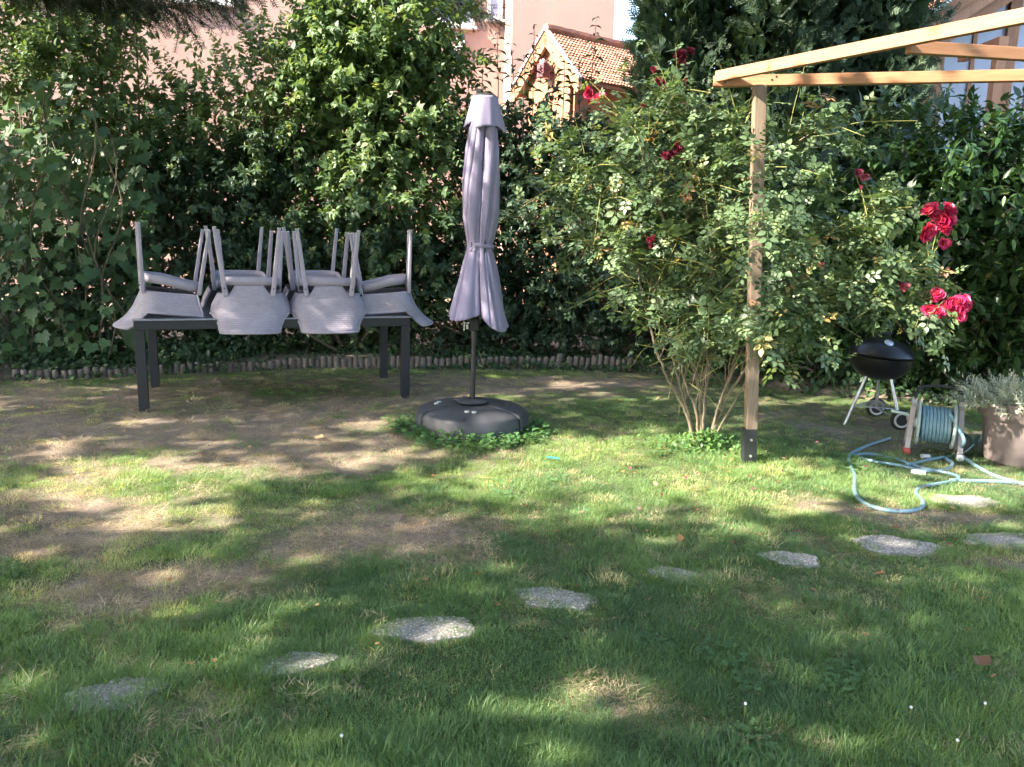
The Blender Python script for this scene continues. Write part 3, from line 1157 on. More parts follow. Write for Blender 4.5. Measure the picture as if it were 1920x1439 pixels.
def thuja(label, c, r, h, n):
    root = empty('thuja_tree', (c[0], c[1], 0))
    tag(root, label, 'tree', 'thuja trees behind the roses')
    L = Leaves()
    th = rng.uniform(0, 2 * math.pi, n)
    z = rng.random(n) ** .9 * h
    rr = r * np.clip(1.05 - (z / h) ** 2.2 * .85, .08, 1) * (.85 + .25 * fbm(th * 1.3, z, 1.6, c[0])) * rng.uniform(.72, 1.03, n)
    out = np.stack([np.cos(th), np.sin(th), np.zeros(n)], 1)
    p = np.stack([rr * np.cos(th), rr * np.sin(th), z], 1)
    ax = out * .55 + np.array([0, 0, .55]) + rng.normal(0, .38, (n, 3))
    up = np.cross(out, np.array([0, 0, 1.0])) + rng.normal(0, .5, (n, 3))
    clump = .5 + .5 * fbm(th * 2.0, z * 1.0, 2.2, c[0] + 2)
    L.add(p, ax, up, rng.uniform(.12, .20, n), np.clip(.55 * clump + rng.normal(.15, .2, n), 0, 1))
    L.keep(lambda q: q[:, 2] > .1)
    L.build('crown', tpl_spray(8), LF['thuja'], root, 'stuff')
    n2 = n // 3
    th = rng.uniform(0, 2 * math.pi, n2); z = rng.random(n2) * h * .95
    rr = r * np.clip(1.0 - (z / h) ** 2.2 * .85, .08, 1) * rng.uniform(.3, .75, n2)
    F = Leaves()
    F.add(np.stack([rr * np.cos(th), rr * np.sin(th), z + .1], 1), rand_dir(n2) + np.array([0, 0, .5]), rand_dir(n2), rng.uniform(.22, .34, n2), rng.uniform(0, .2, n2))
    F.build('inner_foliage', tpl_simple(.8), LF['thuja'], root, 'stuff')
    MB().tube([(0, 0, -.1), (0, 0, h * .5), (0, 0, h * .9)], [.11, .08, .02], 8).build('trunk', M['bark'], root, True)


thuja('tall dark thuja standing next to the tiled cottage', (2.05, 10.6), .80, 8.0, 8500)
thuja('tall dark thuja in the middle of the three', (3.15, 10.3), .85, 8.6, 9000)
thuja('tall dark thuja standing next to the timber house', (4.35, 10.5), .85, 8.2, 8500)

# ------------------------------------------------------------------ hedge shrubs
OV = tpl_ovate(.56)
OVB = tpl_ovate(.66, .09, .22)
OVN = tpl_ovate(.36, .05, .12)
LOB = tpl_lobed()
CMP = tpl_compound()

shrub('tall_shrub', 'tall yellowish green shrub filling the top left corner of the hedge', [((-4.95, 8.9, 2.5), (1.1, .6, 1.25)), ((-5.1, 9.0, 3.5), (1.0, .5, .8)), ((-4.2, 9.2, 2.2), (.8, .5, .95)), ((-3.75, 9.3, 2.6), (.45, .4, .75)), ((-4.5, 9.3, 3.6), (.6, .4, .6))],
      34, OV, .085, LF['hedge_light'], (-4.9, 9.2), length=(.3, .6), fill=300, droop=.25)
shrub('hedge_shrub', 'dark dense shrub behind the chair at the left end of table', [((-3.5, 9.1, 1.1), (1.25, .6, 1.15)), ((-3.3, 9.2, 1.9), (1.0, .5, .55)), ((-2.75, 9.3, 2.25), (.6, .4, .5))],
      36, OVB, .095, LF['hedge'], (-3.5, 9.3), length=(.3, .55), fill=330)
shrub('hedge_shrub', 'low dark leafy shrub left of the table along the log edging', [((-5.0, 8.2, .75), (.95, .5, .9)), ((-4.4, 8.5, .75), (.9, .45, .8))],
      36, OV, .075, LF['privet'], (-4.9, 8.4), length=(.25, .45), fill=140)
shrub('hedge_shrub', 'very tall light green shrub towering behind the table centre', [((-1.75, 9.4, 1.5), (1.35, .7, 1.5)), ((-1.6, 9.4, 2.8), (1.25, .6, .9)), ((-1.45, 9.4, 3.6), (1.05, .55, .8)), ((-2.2, 9.5, 3.3), (.6, .4, .9))],
      38, OVB, .10, LF['hedge_light'], (-1.7, 9.6), length=(.3, .6), fill=430)
shrub('hedge_shrub', 'dark shrub with heavy leaves directly behind the two front chairs', [((-1.7, 8.95, 1.15), (1.3, .35, .75)), ((-2.7, 8.95, 1.0), (.8, .35, .7))],
      34, OVB, .095, LF['hedge'], (-1.8, 9.1), length=(.25, .45), fill=260)
shrub('hedge_shrub', 'dark green shrub right behind the closed parasol', [((.05, 9.45, 1.15), (1.15, .55, 1.2)), ((.0, 9.5, 2.3), (1.05, .45, .75)), ((.95, 9.6, 2.25), (.75, .4, .75))],
      46, OV, .082, LF['privet'], (0, 9.6), length=(.25, .5), fill=640)
shrub('hedge_shrub', 'dark shrub between the parasol and the climbing rose', [((1.3, 9.3, .95), (.95, .5, 1.0)), ((1.5, 9.4, 1.7), (.9, .4, .6))],
      36, OV, .075, LF['privet'], (1.3, 9.4), length=(.25, .45), fill=380)
shrub('hedge_shrub', 'dark shrub behind the pergola post and the rose stems', [((2.7, 8.8, 1.25), (1.3, .6, 1.25)), ((2.3, 8.9, 2.0), (.9, .4, .5))],
      32, OV, .08, LF['privet'], (2.7, 9.0), length=(.25, .45), fill=380)

shrub('hedge_shrub', 'sparse light green shrub with arching shoots between the two tall shrubs', [((-3.1, 9.5, 2.4), (.95, .4, .75)), ((-3.05, 9.6, 3.1), (.9, .3, .7))],
      34, OV, .09, LF['hedge_light'], (-3.0, 9.7), length=(.45, .85), fill=130, droop=.2, upw=.9, K=13)
shrub('hedge_shrub', 'low dark undergrowth below the hedge right behind the parasol pole', [((-.3, 9.3, .55), (1.5, .35, .6)), ((-2.3, 9.3, .5), (1.3, .35, .55)), ((1.0, 9.2, .5), (1.0, .35, .5))],
      34, OV, .08, LF['privet'], (-.3, 9.5), length=(.25, .45), fill=420)

# tall upright shoots standing above the hedge against the house
def upright_shoots():
    root = empty('butterfly_bush', (.3, 9.7, 0))
    tag(root, 'slender upright leafy shoots rising above hedge in front of salmon house', 'shrub')
    for px, py, L_, Y in [(932, 62, .55, 9.3), (1002, 48, .9, 9.4), (1118, 34, .75, 9.6), (957, 66, .8, 9.5), (1060, 95, .6, 9.4), (907, 92, .6, 9.3), (1040, 118, .6, 9.5), (985, 105, .6, 9.3), (1085, 110, .5, 9.5), (880, 95, .6, 9.4)]:
        t = on_y(px, py, Y)
        b = t - np.array([rng.normal(0, .05), 0, L_])
        Lv = Leaves()
        shoots(Lv, b[None, :], np.array([t - b]), np.array([L_]), 9, .145, True, 0.0, np.array([.2]), .15, 1.0, .3)
        p, a, u, s, r = Lv.arrays()
        o = link('upright_shoot', leaves_mesh('upright_shoot', tpl_ovate(.42, .06, .38), p - np.array([.3, 9.7, 0]), a, u, s, r, LF['privet']), None, root)
        o['kind'] = 'stuff'
        MB().tube([(b - np.array([.3, 9.7, .9])), b - np.array([.3, 9.7, 0]), t - np.array([.3, 9.7, 0])], [.008, .006, .003], 5, False).build('stem', M['twig'], o)
    mb = MB()
    stems_to(mb, (0, 0, 0), [(-.4, -.2, 1.6), (.1, -.2, 1.7), (.5, -.1, 1.6), (.8, -.1, 1.6)])
    mb.build('stems', M['twig'], root, True)
    Lv = Leaves()
    n = 8
    for px, py in [(1005, 110), (1025, 118), (1035, 140), (1000, 124), (1015, 138)]:
        c = on_y(px, py, 9.3)
        n = 40
        p = c + rng.normal(0, .035, (n, 3)) * np.array([1, 1, 1.5]) - np.array([.3, 9.7, 0])
        f = Leaves()
        f.add(p, rand_dir(n), rand_dir(n), rng.uniform(.02, .035, n), rng.random(n))
        f.build('flower_spike', tpl_simple(.8), LF['dark_rose'], root, 'stuff')


upright_shoots()


def vine():
    bx, by = -4.3, 8.0
    root = empty('climbing_vine', (bx, by, 0))
    tag(root, 'climbing vine with lobed maple-like leaves on the left hedge', 'vine')
    base_me = leaves_mesh('leaf', LOB, np.zeros((1, 3)), np.array([[0, 1.0, 0]]), np.array([[0, 0, 1.0]]), np.ones(1), np.array([.5]), LF['vine'])
    variants = []
    for k in range(6):
        me = base_me.copy()
        me.attributes['rnd'].data.foreach_set('value', np.full(len(me.polygons), .1 + .16 * k, np.float32))
        variants.append(me)
    mb = MB()
    cnt = 0
    strands = []
    for k in range(15):
        x = bx - .95 + 1.35 * k / 14 + rng.normal(0, .05)
        top = 2.75 - 1.3 * abs((x - bx + .2) / 1.2) ** 1.5
        P = [np.array([x + .10 * math.sin(4 * z + k), by + .18 + .10 * math.sin(3 * z + 2 * k) - .30 * math.sin(math.pi * z / 2.8), z]) for z in np.linspace(.05, max(1.0, top), 14)]
        strands.append(P)
        mb.tube([p - np.array([bx, by, 0]) for p in P], .006, 5, False)
    for P in strands:
        for p in P[1:]:
            for _ in range(2):
                if cnt >= 290: break
                q = p + rng.normal(0, .07, 3) * np.array([1, .5, 1]) + np.array([0, -.06, 0])
                if q[2] < .15: continue
                nrm = norm(np.array([rng.normal(0, .5), -1.0, .75 + rng.normal(0, .45)]))
                ax = norm(np.array([rng.normal(0, .7), -.35, -1.0]))
                ax = norm(ax - nrm * ax.dot(nrm))
                sd = np.cross(ax, nrm)
                s = rng.uniform(.075, .165)
                o = bpy.data.objects.new('leaf', variants[rng.integers(0, 6)])
                C.objects.link(o)
                o.parent = root
                q = q - np.array([bx, by, 0])
                o.matrix_local = Matrix([[sd[0] * s, ax[0] * s, nrm[0] * s, q[0]], [sd[1] * s, ax[1] * s, nrm[1] * s, q[1]], [sd[2] * s, ax[2] * s, nrm[2] * s, q[2]], [0, 0, 0, 1]])
                cnt += 1
    mb.build('stems', M['twig'], root, True)
    # more of the same leaves deeper in
    n = 900
    p = np.stack([rng.uniform(-1.1, .6, n), rng.uniform(.1, .5, n), rng.uniform(.1, 2.3, n)], 1)
    L = Leaves()
    L.add(p, np.stack([rng.normal(0, .5, n), -.4 + rng.normal(0, .2, n), -1 + rng.normal(0, .2, n)], 1), np.stack([rng.normal(0, .4, n), -1 + rng.normal(0, .3, n), .6 + rng.normal(0, .3, n)], 1), rng.uniform(.08, .14, n), rng.uniform(0, .6, n))
    L.build('inner_foliage', LOB, LF['vine'], root, 'stuff')


vine()
shrub('laurel_bush', 'glossy cherry laurel with long leaves behind the planter at right', [((4.3, 7.35, 1.75), (1.35, .6, 1.0)), ((4.9, 7.0, 1.1), (.8, .5, .9)), ((3.5, 7.7, 1.5), (.8, .45, .8)), ((4.9, 6.7, 1.9), (.7, .4, .6)), ((4.1, 7.7, 2.25), (1.2, .45, .6)), ((4.6, 7.6, 1.4), (1.2, .5, 1.0))],
      30, OVN, .15, LF['laurel'], (4.4, 7.7), length=(.28, .5), pairs=False, K=13, fill=240, fsize=.15, zmin=.2, ftpl=tpl_simple(.45))
shrub('laurel_bush', 'dark laurel overhanging the kettle grill', [((2.9, 7.9, 1.35), (.95, .45, .75)), ((3.7, 7.9, .75), (1.1, .5, .75)), ((2.4, 8.1, .65), (.9, .4, .7)), ((4.6, 7.5, .45), (1.0, .4, .5))],
      30, OVN, .12, LF['laurel'], (3.1, 8.2), length=(.25, .45), pairs=False, K=12, fill=420, fsize=.14, ftpl=tpl_simple(.5))


# ------------------------------------------------------------------ ivy under the hedge
def ivy():
    n = 15000
    x = rng.uniform(-5.8, 6.0, n)
    d = np.where(rng.random(n) < .07, rng.uniform(-.13, .0, n), rng.uniform(.06, 1.0, n))
    y = edge_y(x) + d
    z = ground_z(x, y) + .07 + rng.random(n) * (.05 + .28 * np.clip(d / .8, 0, 1) * np.where(x > 1.6, 2.0, 1.0) + np.where(d < 0, .06, 0)) * (.5 + .5 * fbm(x, y, 1.2, 6))
    dens = .5 + .5 * fbm(x, y, 1.0, 8)
    thin = np.where((x > -2.9) & (x < -1.6) & (d < .5), .25, 1.0)
    ok = rng.random(n) < np.clip(dens + .25, .1, 1) * thin
    z = np.where(d < 0, z - .055, np.maximum(z, .075))
    p = np.stack([x, y, z], 1)[ok]
    n = len(p)
    L = Leaves()
    L.add(p, rng.normal(0, .6, (n, 3)) + np.array([0, -.5, -.3]), rng.normal(0, .35, (n, 3)) + np.array([0, -.45, 1.0]), rng.uniform(.045, .085, n), rng.random(n))
    o = L.build('ivy_ground_cover', OVB, LF['ivy'], None, 'stuff')
    tag(o, 'dark ivy covering the bed behind the log edging', 'ivy')


ivy()


# ------------------------------------------------------------------ log edging
def log_edging():
    root = empty('log_edging', (-1.5, 8.4, 0))
    tag(root, 'low curved border of upright weathered log stakes below the hedge', 'edging')
    var = []
    for k in range(4):
        mb = MB()
        prof = [(0.0, 0), (.5, 0), (.5 + .02 * k, .4), (.49, .90), (.40, .985), (.0, 1.0 + .01 * k)]
        mb.lathe(prof, 9)
        var.append(mb.mesh('stake', M['stake'], True))
    P = smooth_path([(x, y, 0) for x, y in EDGE[1:]], 30)
    seg = [0.0]
    for a, b in zip(P[:-1], P[1:]): seg.append(seg[-1] + np.linalg.norm(b - a))
    tot = seg[-1]
    s = .05
    i = 0
    while s < tot - .02:
        x = np.interp(s, seg, [p[0] for p in P])
        y = np.interp(s, seg, [p[1] for p in P])
        w = random.uniform(.056, .068)
        h = float(np.interp(x, [-4.7, -3.0, -1.0, 0, .3, .6, 1.4], [.095, .10, .125, .14, .17, .17, .155])) * random.uniform(.78, 1.1)
        gap = .52 < x < .60
        if not gap and not (random.random() < .02):
            o = bpy.data.objects.new('stake', var[random.randrange(4)])
            C.objects.link(o)
            o.parent = root
            lean = float(np.interp(x, [-1, 0, .15, .5, .62, 1.4], [0, .06, .24, .30, .12, .03]))
            z = float(ground_z(np.array(x), np.array(y)))
            o.location = (x + 1.5 - lean * .05, y - 8.4 + random.uniform(-.008, .008), z - .05)
            o.rotation_euler = (random.uniform(-.08, .05), lean + random.uniform(-.03, .03), random.uniform(0, 6.28))
            o.rotation_euler = (Matrix.Rotation(lean + random.uniform(-.03, .03), 3, 'Y') @ Matrix.Rotation(random.uniform(-.06, .03), 3, 'X') @ Matrix.Rotation(random.uniform(0, 6.28), 3, 'Z')).to_euler()
            o.scale = (w, w * .9, h + .05)
        s += w + random.uniform(.002, .008)
        i += 1


log_edging()


# ------------------------------------------------------------------ pergola
def pergola():
    cx, cy = 1.60, 5.19
    root = empty('pergola', (cx, cy, 0))
    tag(root, 'unpainted pine pergola frame with one visible post beside the rose', 'pergola')
    zt = 2.41

    def local(p):
        return Vector((p[0] - cx, p[1] - cy, p[2]))
    top = local((1.475, 5.19, zt))
    ps = MB().bar((0, 0, .22), top, .072, .072, up=(0, 1, 0)).build('post', M['post_wood'], root, bevel=.004)
    foot = MB().bar((.004, 0, -.05), (-.009, 0, .24), .084, .084, up=(0, 1, 0)).build('post_anchor', M['black_steel'], root, bevel=.003)
    MB().tube([(.0, -.039, .06), (.0, -.052, .06)], .009, 6).build('bolt', M['alu'], foot)
    MB().tube([(-.004, -.039, .17), (-.004, -.052, .17)], .009, 6).build('bolt', M['alu'], foot)

    def beam(a, b, w, h, name='beam'):
        a, b = Vector(a), Vector(b)
        me = MB().bar((-(b - a).length / 2, 0, 0), ((b - a).length / 2, 0, 0), w, h).mesh(name, M['pine'], False, .003)
        o = link(name, me, None, root)
        d = (b - a).normalized()
        o.location = local((a + b) / 2)
        o.rotation_euler = d.to_track_quat('X', 'Z').to_euler()
        return o
    zb = zt + .033
    A0, A1 = (1.215, 5.30, zb), (4.3, 4.50, zb)
    beam(A0, A1, .06, .064)
    B1 = (3.055, 2.35, zb + .028)
    beam((1.235, 5.285, zb + .028), B1, .045, .064, 'rafter')
    beam((1.945, 4.275, zb + .006), (3.9, 4.56, zb + .006), .045, .06, 'rafter')
    for dx, dz in ((.02, -.012), (.05, .014), (.30, .0), (.325, .018)):
        q = Vector(A0) + (Vector(A1) - Vector(A0)).normalized() * (.05 + dx)
        nn = Vector((-.25, -.968, 0))
        MB().tube([local(q + nn * .0295 + Vector((0, 0, dz))), local(q + nn * .033 + Vector((0, 0, dz)))], .006, 8).build('screw', M['black_steel'], root)
    for x, y in ((4.2, 4.52), (2.99, 2.46)):
        MB().bar((x - cx, y - cy, -.05), (x - cx, y - cy, zt - .002), .088, .088, up=(0, 1, 0)).build('post', M['post_wood'], root, bevel=.004)


pergola()


# ------------------------------------------------------------------ table and chairs
TA = R(19.5)
EX = np.array([math.cos(TA), math.sin(TA), 0])
EY = np.array([-math.sin(TA), math.cos(TA), 0])
T0 = np.array([-2.965, 6.20, 0])
TL, TW, TH = 2.19, 1.12, .735


def table():
    root = empty('dining_table', tuple(T0), TA)
    tag(root, 'long anthracite garden table carrying the upturned chairs', 'table')
    lw = .075
    for x in (0, TL - lw):
        for y in (0, TW - lw):
            p = T0 + EX * (x + lw / 2) + EY * (y + lw / 2)
            MB().box((x, y, float(ground_z(p[0], p[1])) - .02), (x + lw, y + lw, TH - .085)).build('leg', M['anthracite'], root, bevel=.004)
    MB().box((0, 0, TH - .085), (TL, lw, TH - .014)).build('apron', M['anthracite'], root, bevel=.004)
    MB().box((0, TW - lw, TH - .085), (TL, TW, TH - .014)).build('apron', M['anthracite'], root, bevel=.004)
    MB().box((0, lw + .001, TH - .085), (lw, TW - lw - .001, TH - .014)).build('apron', M['anthracite'], root, bevel=.004)
    MB().box((TL - lw, lw + .001, TH - .085), (TL, TW - lw - .001, TH - .014)).build('apron', M['anthracite'], root, bevel=.004)
    ns = 8
    for k in range(ns):
        y0, y1 = -.008 + (TW + .016) * k / ns, -.008 + (TW + .016) * (k + 1) / ns - .005
        MB().box((-.008, y0, TH - .012), (TL + .008, y1, TH)).build('slat', M['table_top'], root, bevel=.002)


table()
ARM, BACK, SEAT = .675, .825, .43


def sup(theta, n):
    c, s = math.cos(theta), math.sin(theta)
    return math.copysign(abs(c) ** (2 / n), c), math.copysign(abs(s) ** (2 / n), s)


def ss(a, b, x):
    t = min(1, max(0, (x - a) / (b - a)))
    return t * t * (3 - 2 * t)


def make_chair():
    root = empty('garden_chair')
    # shell: arms and back in one sweep
    path = []
    for k in range(9): path.append(('arm', 1, -.235 + .255 * k / 9))
    for k in range(73): path.append(('bend', math.pi * k / 72, 0))
    for k in range(9): path.append(('arm', -1, .02 - .255 * (k + 1) / 9))
    NV = 13

    def wz(z): return float(np.interp(z, [.42, .50, .60, .675, .70, .74, .83], [.225, .250, .302, .322, .316, .280, .268]))
    def yz(z): return float(np.interp(z, [.42, .50, .60, .68, .76, .83], [.185, .208, .243, .272, .330, .410]))

    def xy(item, z):
        kind, a, y = item
        w, yb = wz(z), yz(z)
        if kind == 'arm': return a * w, y * (1 + .0 * z)
        cx, sy = sup(a, 3.0)
        return cx * w, .02 + sy * (yb - .02)
    V, F, UV = [], [], []
    s_acc = 0
    prev = None
    cols = len(path)
    for i, it in enumerate(path):
        xr, yr = xy(it, .62)
        if prev is not None: s_acc += math.hypot(xr - prev[0], yr - prev[1])
        prev = (xr, yr)
        ax = abs(xr)
        isback = it[0] == 'bend'
        f = ss(.298, .255, ax) if isback else 0
        f = 1 - ss(.258, .284, ax) if isback else 0
        zt = ARM - (.0 if not isback else .0) + f * (BACK - ARM)
        if it[0] == 'arm': zt = ARM - .03 * ss(-.18, -.235, yr) * 0
        zb = .512
        if isback: zb = .512 - .075 * (1 - ss(.135, .185, ax)) + .0 * ax
        for j in range(NV):
            z = zb + (zt - zb) * j / (NV - 1)
            x, y = xy(it, z)
            if it[0] == 'arm':     # front end of the arm slopes back towards the seat
                y += .05 * (1 - (z - .50) / .175) * ss(.0, -.235, y) * 1.0
            V.append((x, y, z))
            UV.append((s_acc, z))
    for i in range(cols - 1):
        for j in range(NV - 1):
            F.append((i * NV + j, (i + 1) * NV + j, (i + 1) * NV + j + 1, i * NV + j + 1))
    me = mesh_from('backrest_shell', V, F, M['wicker'], True)
    uvl = me.uv_layers.new(name='UVMap')
    for lp in me.loops: uvl.data[lp.index].uv = UV[lp.vertex_index]
    sh = link('backrest_shell', me, None, root)
    md = sh.modifiers.new('thick', 'SOLIDIFY')
    md.thickness = .011
    md.offset = 0
    rim = [Vector(V[i * NV + NV - 1]) for i in range(cols)]
    front_l = [Vector(V[j]) for j in range(NV - 1)]
    front_r = [Vector(V[(cols - 1) * NV + j]) for j in range(NV - 1)][::-1]
    MB().tube(front_l + rim + front_r, .0095, 7).build('rim', M['chair'], sh, True)
    # seat panel and frame
    out = []
    n = 48
    zs = lambda y: float(np.interp(y, [-.25, -.12, .05, .22], [.486, .472, .438, .430]))
    for k in range(n):
        cx, sy = sup(2 * math.pi * k / n, 3.4)
        out.append((cx * .228, -.02 + sy * .215))
    V, F = [], []
    for fr in (1.0, .9, .6, .3):
        for x, y in out: V.append((x * fr, -.02 + (y + .02) * fr, zs(-.02 + (y + .02) * fr) + (.012 if fr == 1 else -.004 * (1 - fr))))
    V.append((0, -.02, zs(-.02) - .006))
    for r_ in range(3):
        for k in range(n):
            k2 = (k + 1) % n
            F.append((r_ * n + k, r_ * n + k2, (r_ + 1) * n + k2, (r_ + 1) * n + k))
    for k in range(n): F.append((3 * n + k, 3 * n + (k + 1) % n, 4 * n))
    me = mesh_from('seat', V, F, M['wicker'], True)
    uvl = me.uv_layers.new(name='UVMap')
    for lp in me.loops: uvl.data[lp.index].uv = V[lp.vertex_index][:2]
    st = link('seat', me, None, root)
    md = st.modifiers.new('thick', 'SOLIDIFY')
    md.thickness = .01
    V, F = [], []
    for k, (x, y) in enumerate(out):
        z = zs(y)
        for dz, sc in ((.016, 1.0), (-.018, 1.015), (-.052, 1.0)): V.append((x * sc, -.02 + (y + .02) * sc, z + dz))
    for k in range(n):
        k2 = (k + 1) % n
        for j in range(2): F.append((k * 3 + j, k2 * 3 + j, k2 * 3 + j + 1, k * 3 + j + 1))
    fr = link('seat_frame', mesh_from('seat_frame', V, F, M['chair'], True), None, root)
    md = fr.modifiers.new('thick', 'SOLIDIFY')
    md.thickness = .014
    md.offset = 0
    # legs
    for sx in (-1, 1):
        lg = MB().bar((sx * .182, .208, .535), (sx * .247, .264, -.008), .040, .033, up=(0, 1, 0), w2=.031, h2=.026).build('leg', M['chair'], root, bevel=.008)
        MB().bar((sx * .247, .264, -.008), (sx * .2477, .2647, -.014), .031, .026, up=(0, 1, 0)).build('foot_cap', M['leg_cap'], lg)
        MB().tube([(sx * .190, .222, .475), (sx * .190, .240, .475)], .006, 6).build('screw', M['black_steel'], lg)
        lg = MB().bar((sx * .222, -.205, .515), (sx * .263, -.252, -.008), .040, .033, up=(0, 1, 0), w2=.031, h2=.026).build('leg', M['chair'], root, bevel=.008)
        MB().bar((sx * .263, -.252, -.008), (sx * .2637, -.2527, -.014), .031, .026, up=(0, 1, 0)).build('foot_cap', M['leg_cap'], lg)
    return root


def copy_tree(o, parent=None):
    c = o.copy()
    C.objects.link(c)
    c.parent = parent
    for ch in list(o.children): copy_tree(ch, c)
    return c


CHAIRS = [  # along the table, across it, facing (turn of the chair's back), label
    (.235, .375, 180 - 90 + 7, 'upturned taupe wicker chair over the left end of the table, seen from its side'),
    (.885, .215, 180 - 4, 'upturned taupe wicker chair on the table front, first of the two showing their backs'),
    (1.515, .215, 180 - 3, 'upturned taupe wicker chair on the table front with a sunlit patch on its back'),
    (TL - .135, .385, -90 - 10, 'upturned taupe wicker chair over the right end of the table next to the parasol'),
    (.80, TW - .22, 5, 'upturned taupe wicker chair at the rear of the table, behind the left chairs'),
    (1.475, TW - .22, 2, 'upturned taupe wicker chair at the rear of the table, behind the right chairs')]


def chairs():
    proto = make_chair()
    for i, (u, v, a, lab) in enumerate(CHAIRS):
        tilt = (5.5, 3.5, 3.0, 4.5, 3.0, 3.5)[i]
        o = proto if i == 0 else copy_tree(proto)
        tag(o, lab, 'chair', 'chairs stacked upside down on the table')
        p = T0 + EX * u + EY * v
        m = Matrix.Translation((p[0], p[1], TH + ARM + .011)) @ Matrix.Rotation(TA + R(a), 4, 'Z') @ Matrix.Rotation(math.pi, 4, 'Y') @ Matrix.Translation((0, -.235, ARM)) @ Matrix.Rotation(R(-tilt), 4, 'X') @ Matrix.Translation((0, .235, -ARM))
        o.matrix_world = m


chairs()


# ------------------------------------------------------------------ parasol
def parasol():
    x, y = UMB
    z = float(ground_z(x, y))
    base = empty('parasol_stand', (x, y, z))
    tag(base, 'round black plastic parasol stand made of four water-filled segments', 'parasol stand')
    prof = [(.085, .02), (.085, .185), (.12, .200), (.20, .195), (.30, .182), (.375, .164), (.410, .146), (.424, .120), (.432, .03), (.425, -.02), (.085, -.02)]
    cuts = [R(-148), R(-32), R(62), R(140), R(212)]
    for a, b in zip(cuts[:-1], cuts[1:]):
        s = MB().lathe([(r_ if r_ > .1 else r_, zz) for r_, zz in prof], 22, a + .022, b - .022).build('base_segment', M['base'], base, True, .009)
        m = (a + b) / 2
        for k, rr in ((-.10, .26), (.10, .27)):
            MB().tube([(rr * math.cos(m + k), rr * math.sin(m + k), .180), (rr * math.cos(m + k), rr * math.sin(m + k), .193)], .018, 9).build('filler_cap', M['pale_plastic'] if a < -2 or m > 2.5 else M['base'], s, True)
    MB().lathe([(0.0, .0), (.39, .0), (.39, .08), (.3, .14), (.1, .16), (0, .16)], 36).build('inner_core', M['rubber'], base)
    MB().lathe([(.03, .19), (.105, .202), (.118, .212), (.105, .222), (.055, .228), (.03, .232)], 32).build('collar', M['base'], base, True)
    root = empty('parasol', (x, y, z))
    root.scale = (1, 1, .98)
    tag(root, 'closed lavender grey parasol tied around its pole on round base', 'parasol')
    lean = .02
    MB().tube([(0, 0, .17), (lean * .3, 0, .80)], .019, 14).build('lower_pole', M['pole'], root, True)
    MB().tube([(lean * .26, 0, .68), (lean, 0, 2.44)], .023, 14).build('upper_pole', M['black_steel'], root, True)
    h = MB().box((-.032, -.038, .76), (.042, .032, .86)).build('crank_housing', M['rubber'], root, bevel=.01)
    MB().tube([(-.032, -.01, .82), (-.065, -.01, .82), (-.068, -.01, .76)], .008, 7).build('crank_handle', M['chrome'], h, True)
    MB().box((-.05, -.06, .775), (-.035, -.03, .815)).build('crank_knob', M['chrome'], h, bevel=.004)
    # folded canopy
    NT_, NZ = 288, 80
    cxo = .052
    zs = np.linspace(0, 1, NZ)
    V, F = [], []
    z_lo, z_hi = .855, 2.30
    nf = 4
    for j, t in enumerate(zs):
        for k in range(NT_):
            th = 2 * math.pi * k / NT_
            # hem hangs lower at the fold tips
            lobe = abs(math.sin((th + math.pi / 2) * nf / 2 + .0))
            sharp = min(1.0, lobe * 1.15) ** .36
            per = [1.10, .92, .9, .93]
            idx = int(((th + math.pi / 2) % (2 * math.pi)) / (2 * math.pi) * nf) % nf
            hem = (.09 * (1 - lobe) * 0 - .075 * lobe * (per[idx] - .93) / .17 + .05 * (1 - lobe))
            zz = z_hi + (z_lo + hem - z_hi) * t
            cre = abs(math.sin((th + .35) * 5 + .9 * math.sin(zz * 2.2)))
            cre2 = abs(math.sin((th + 1.1) * 3.5 - .7 * zz))
            Rz = float(np.interp(zz, [.74, .80, .92, 1.10, 1.28, 1.36, 1.41, 1.46, 1.60, 1.85, 2.10, 2.30], [.255, .25, .222, .175, .128, .102, .098, .110, .140, .146, .128, .10]))
            depth = float(np.interp(zz, [.74, .95, 1.3, 1.41, 1.5, 1.8, 2.1, 2.3], [.58, .55, .36, .18, .32, .50, .54, .58]))
            r = Rz * ((1 - depth) + depth * sharp)
            tw = .16 * math.sin(zz * 3.1) + .25 * (1 - sharp)
            r *= 1 + .035 * math.sin(th * 3 + zz * 5) + .015 * math.sin(th * 13 + zz * 9) - .10 * (1 - cre) ** 4 - .13 * (1 - cre2) ** 5
            cx = cxo * min(1, max(.25, (zz - .5) / 1.2)) + .012 * math.sin(zz * 2.5)
            V.append((cx + r * math.cos(th + tw), r * math.sin(th + tw), zz))
    for j in range(NZ - 1):
        for k in range(NT_):
            k2 = (k + 1) % NT_
            F.append((j * NT_ + k, (j + 1) * NT_ + k, (j + 1) * NT_ + k2, j * NT_ + k2))
    can = link('canopy', mesh_from('canopy', V, F, M['canvas'], True), None, root)
    md = can.modifiers.new('thick', 'SOLIDIFY')
    md.thickness = .003
    hemp = [V[(NZ - 1) * NT_ + k] for k in range(0, NT_, 2)]
    MB().tube([Vector(p) for p in hemp + hemp[:1]], .0035, 5, False).build('hem', M['canvas'], can, True)
    # strap
    P = []
    for k in range(41):
        th = 2 * math.pi * k / 40
        P.append((cxo * .78 + .101 * math.cos(th), .099 * math.sin(th), 1.40 - .012 * math.cos(th)))
    V, F = [], []
    for k, p in enumerate(P):
        V += [(p[0], p[1], p[2] - .014), (p[0] * 1.0, p[1], p[2] + .014)]
    for k in range(40): F.append((2 * k, 2 * k + 2, 2 * k + 3, 2 * k + 1))
    stp = link('tie_strap', mesh_from('tie_strap', V, F, M['canvas'], True), None, root)
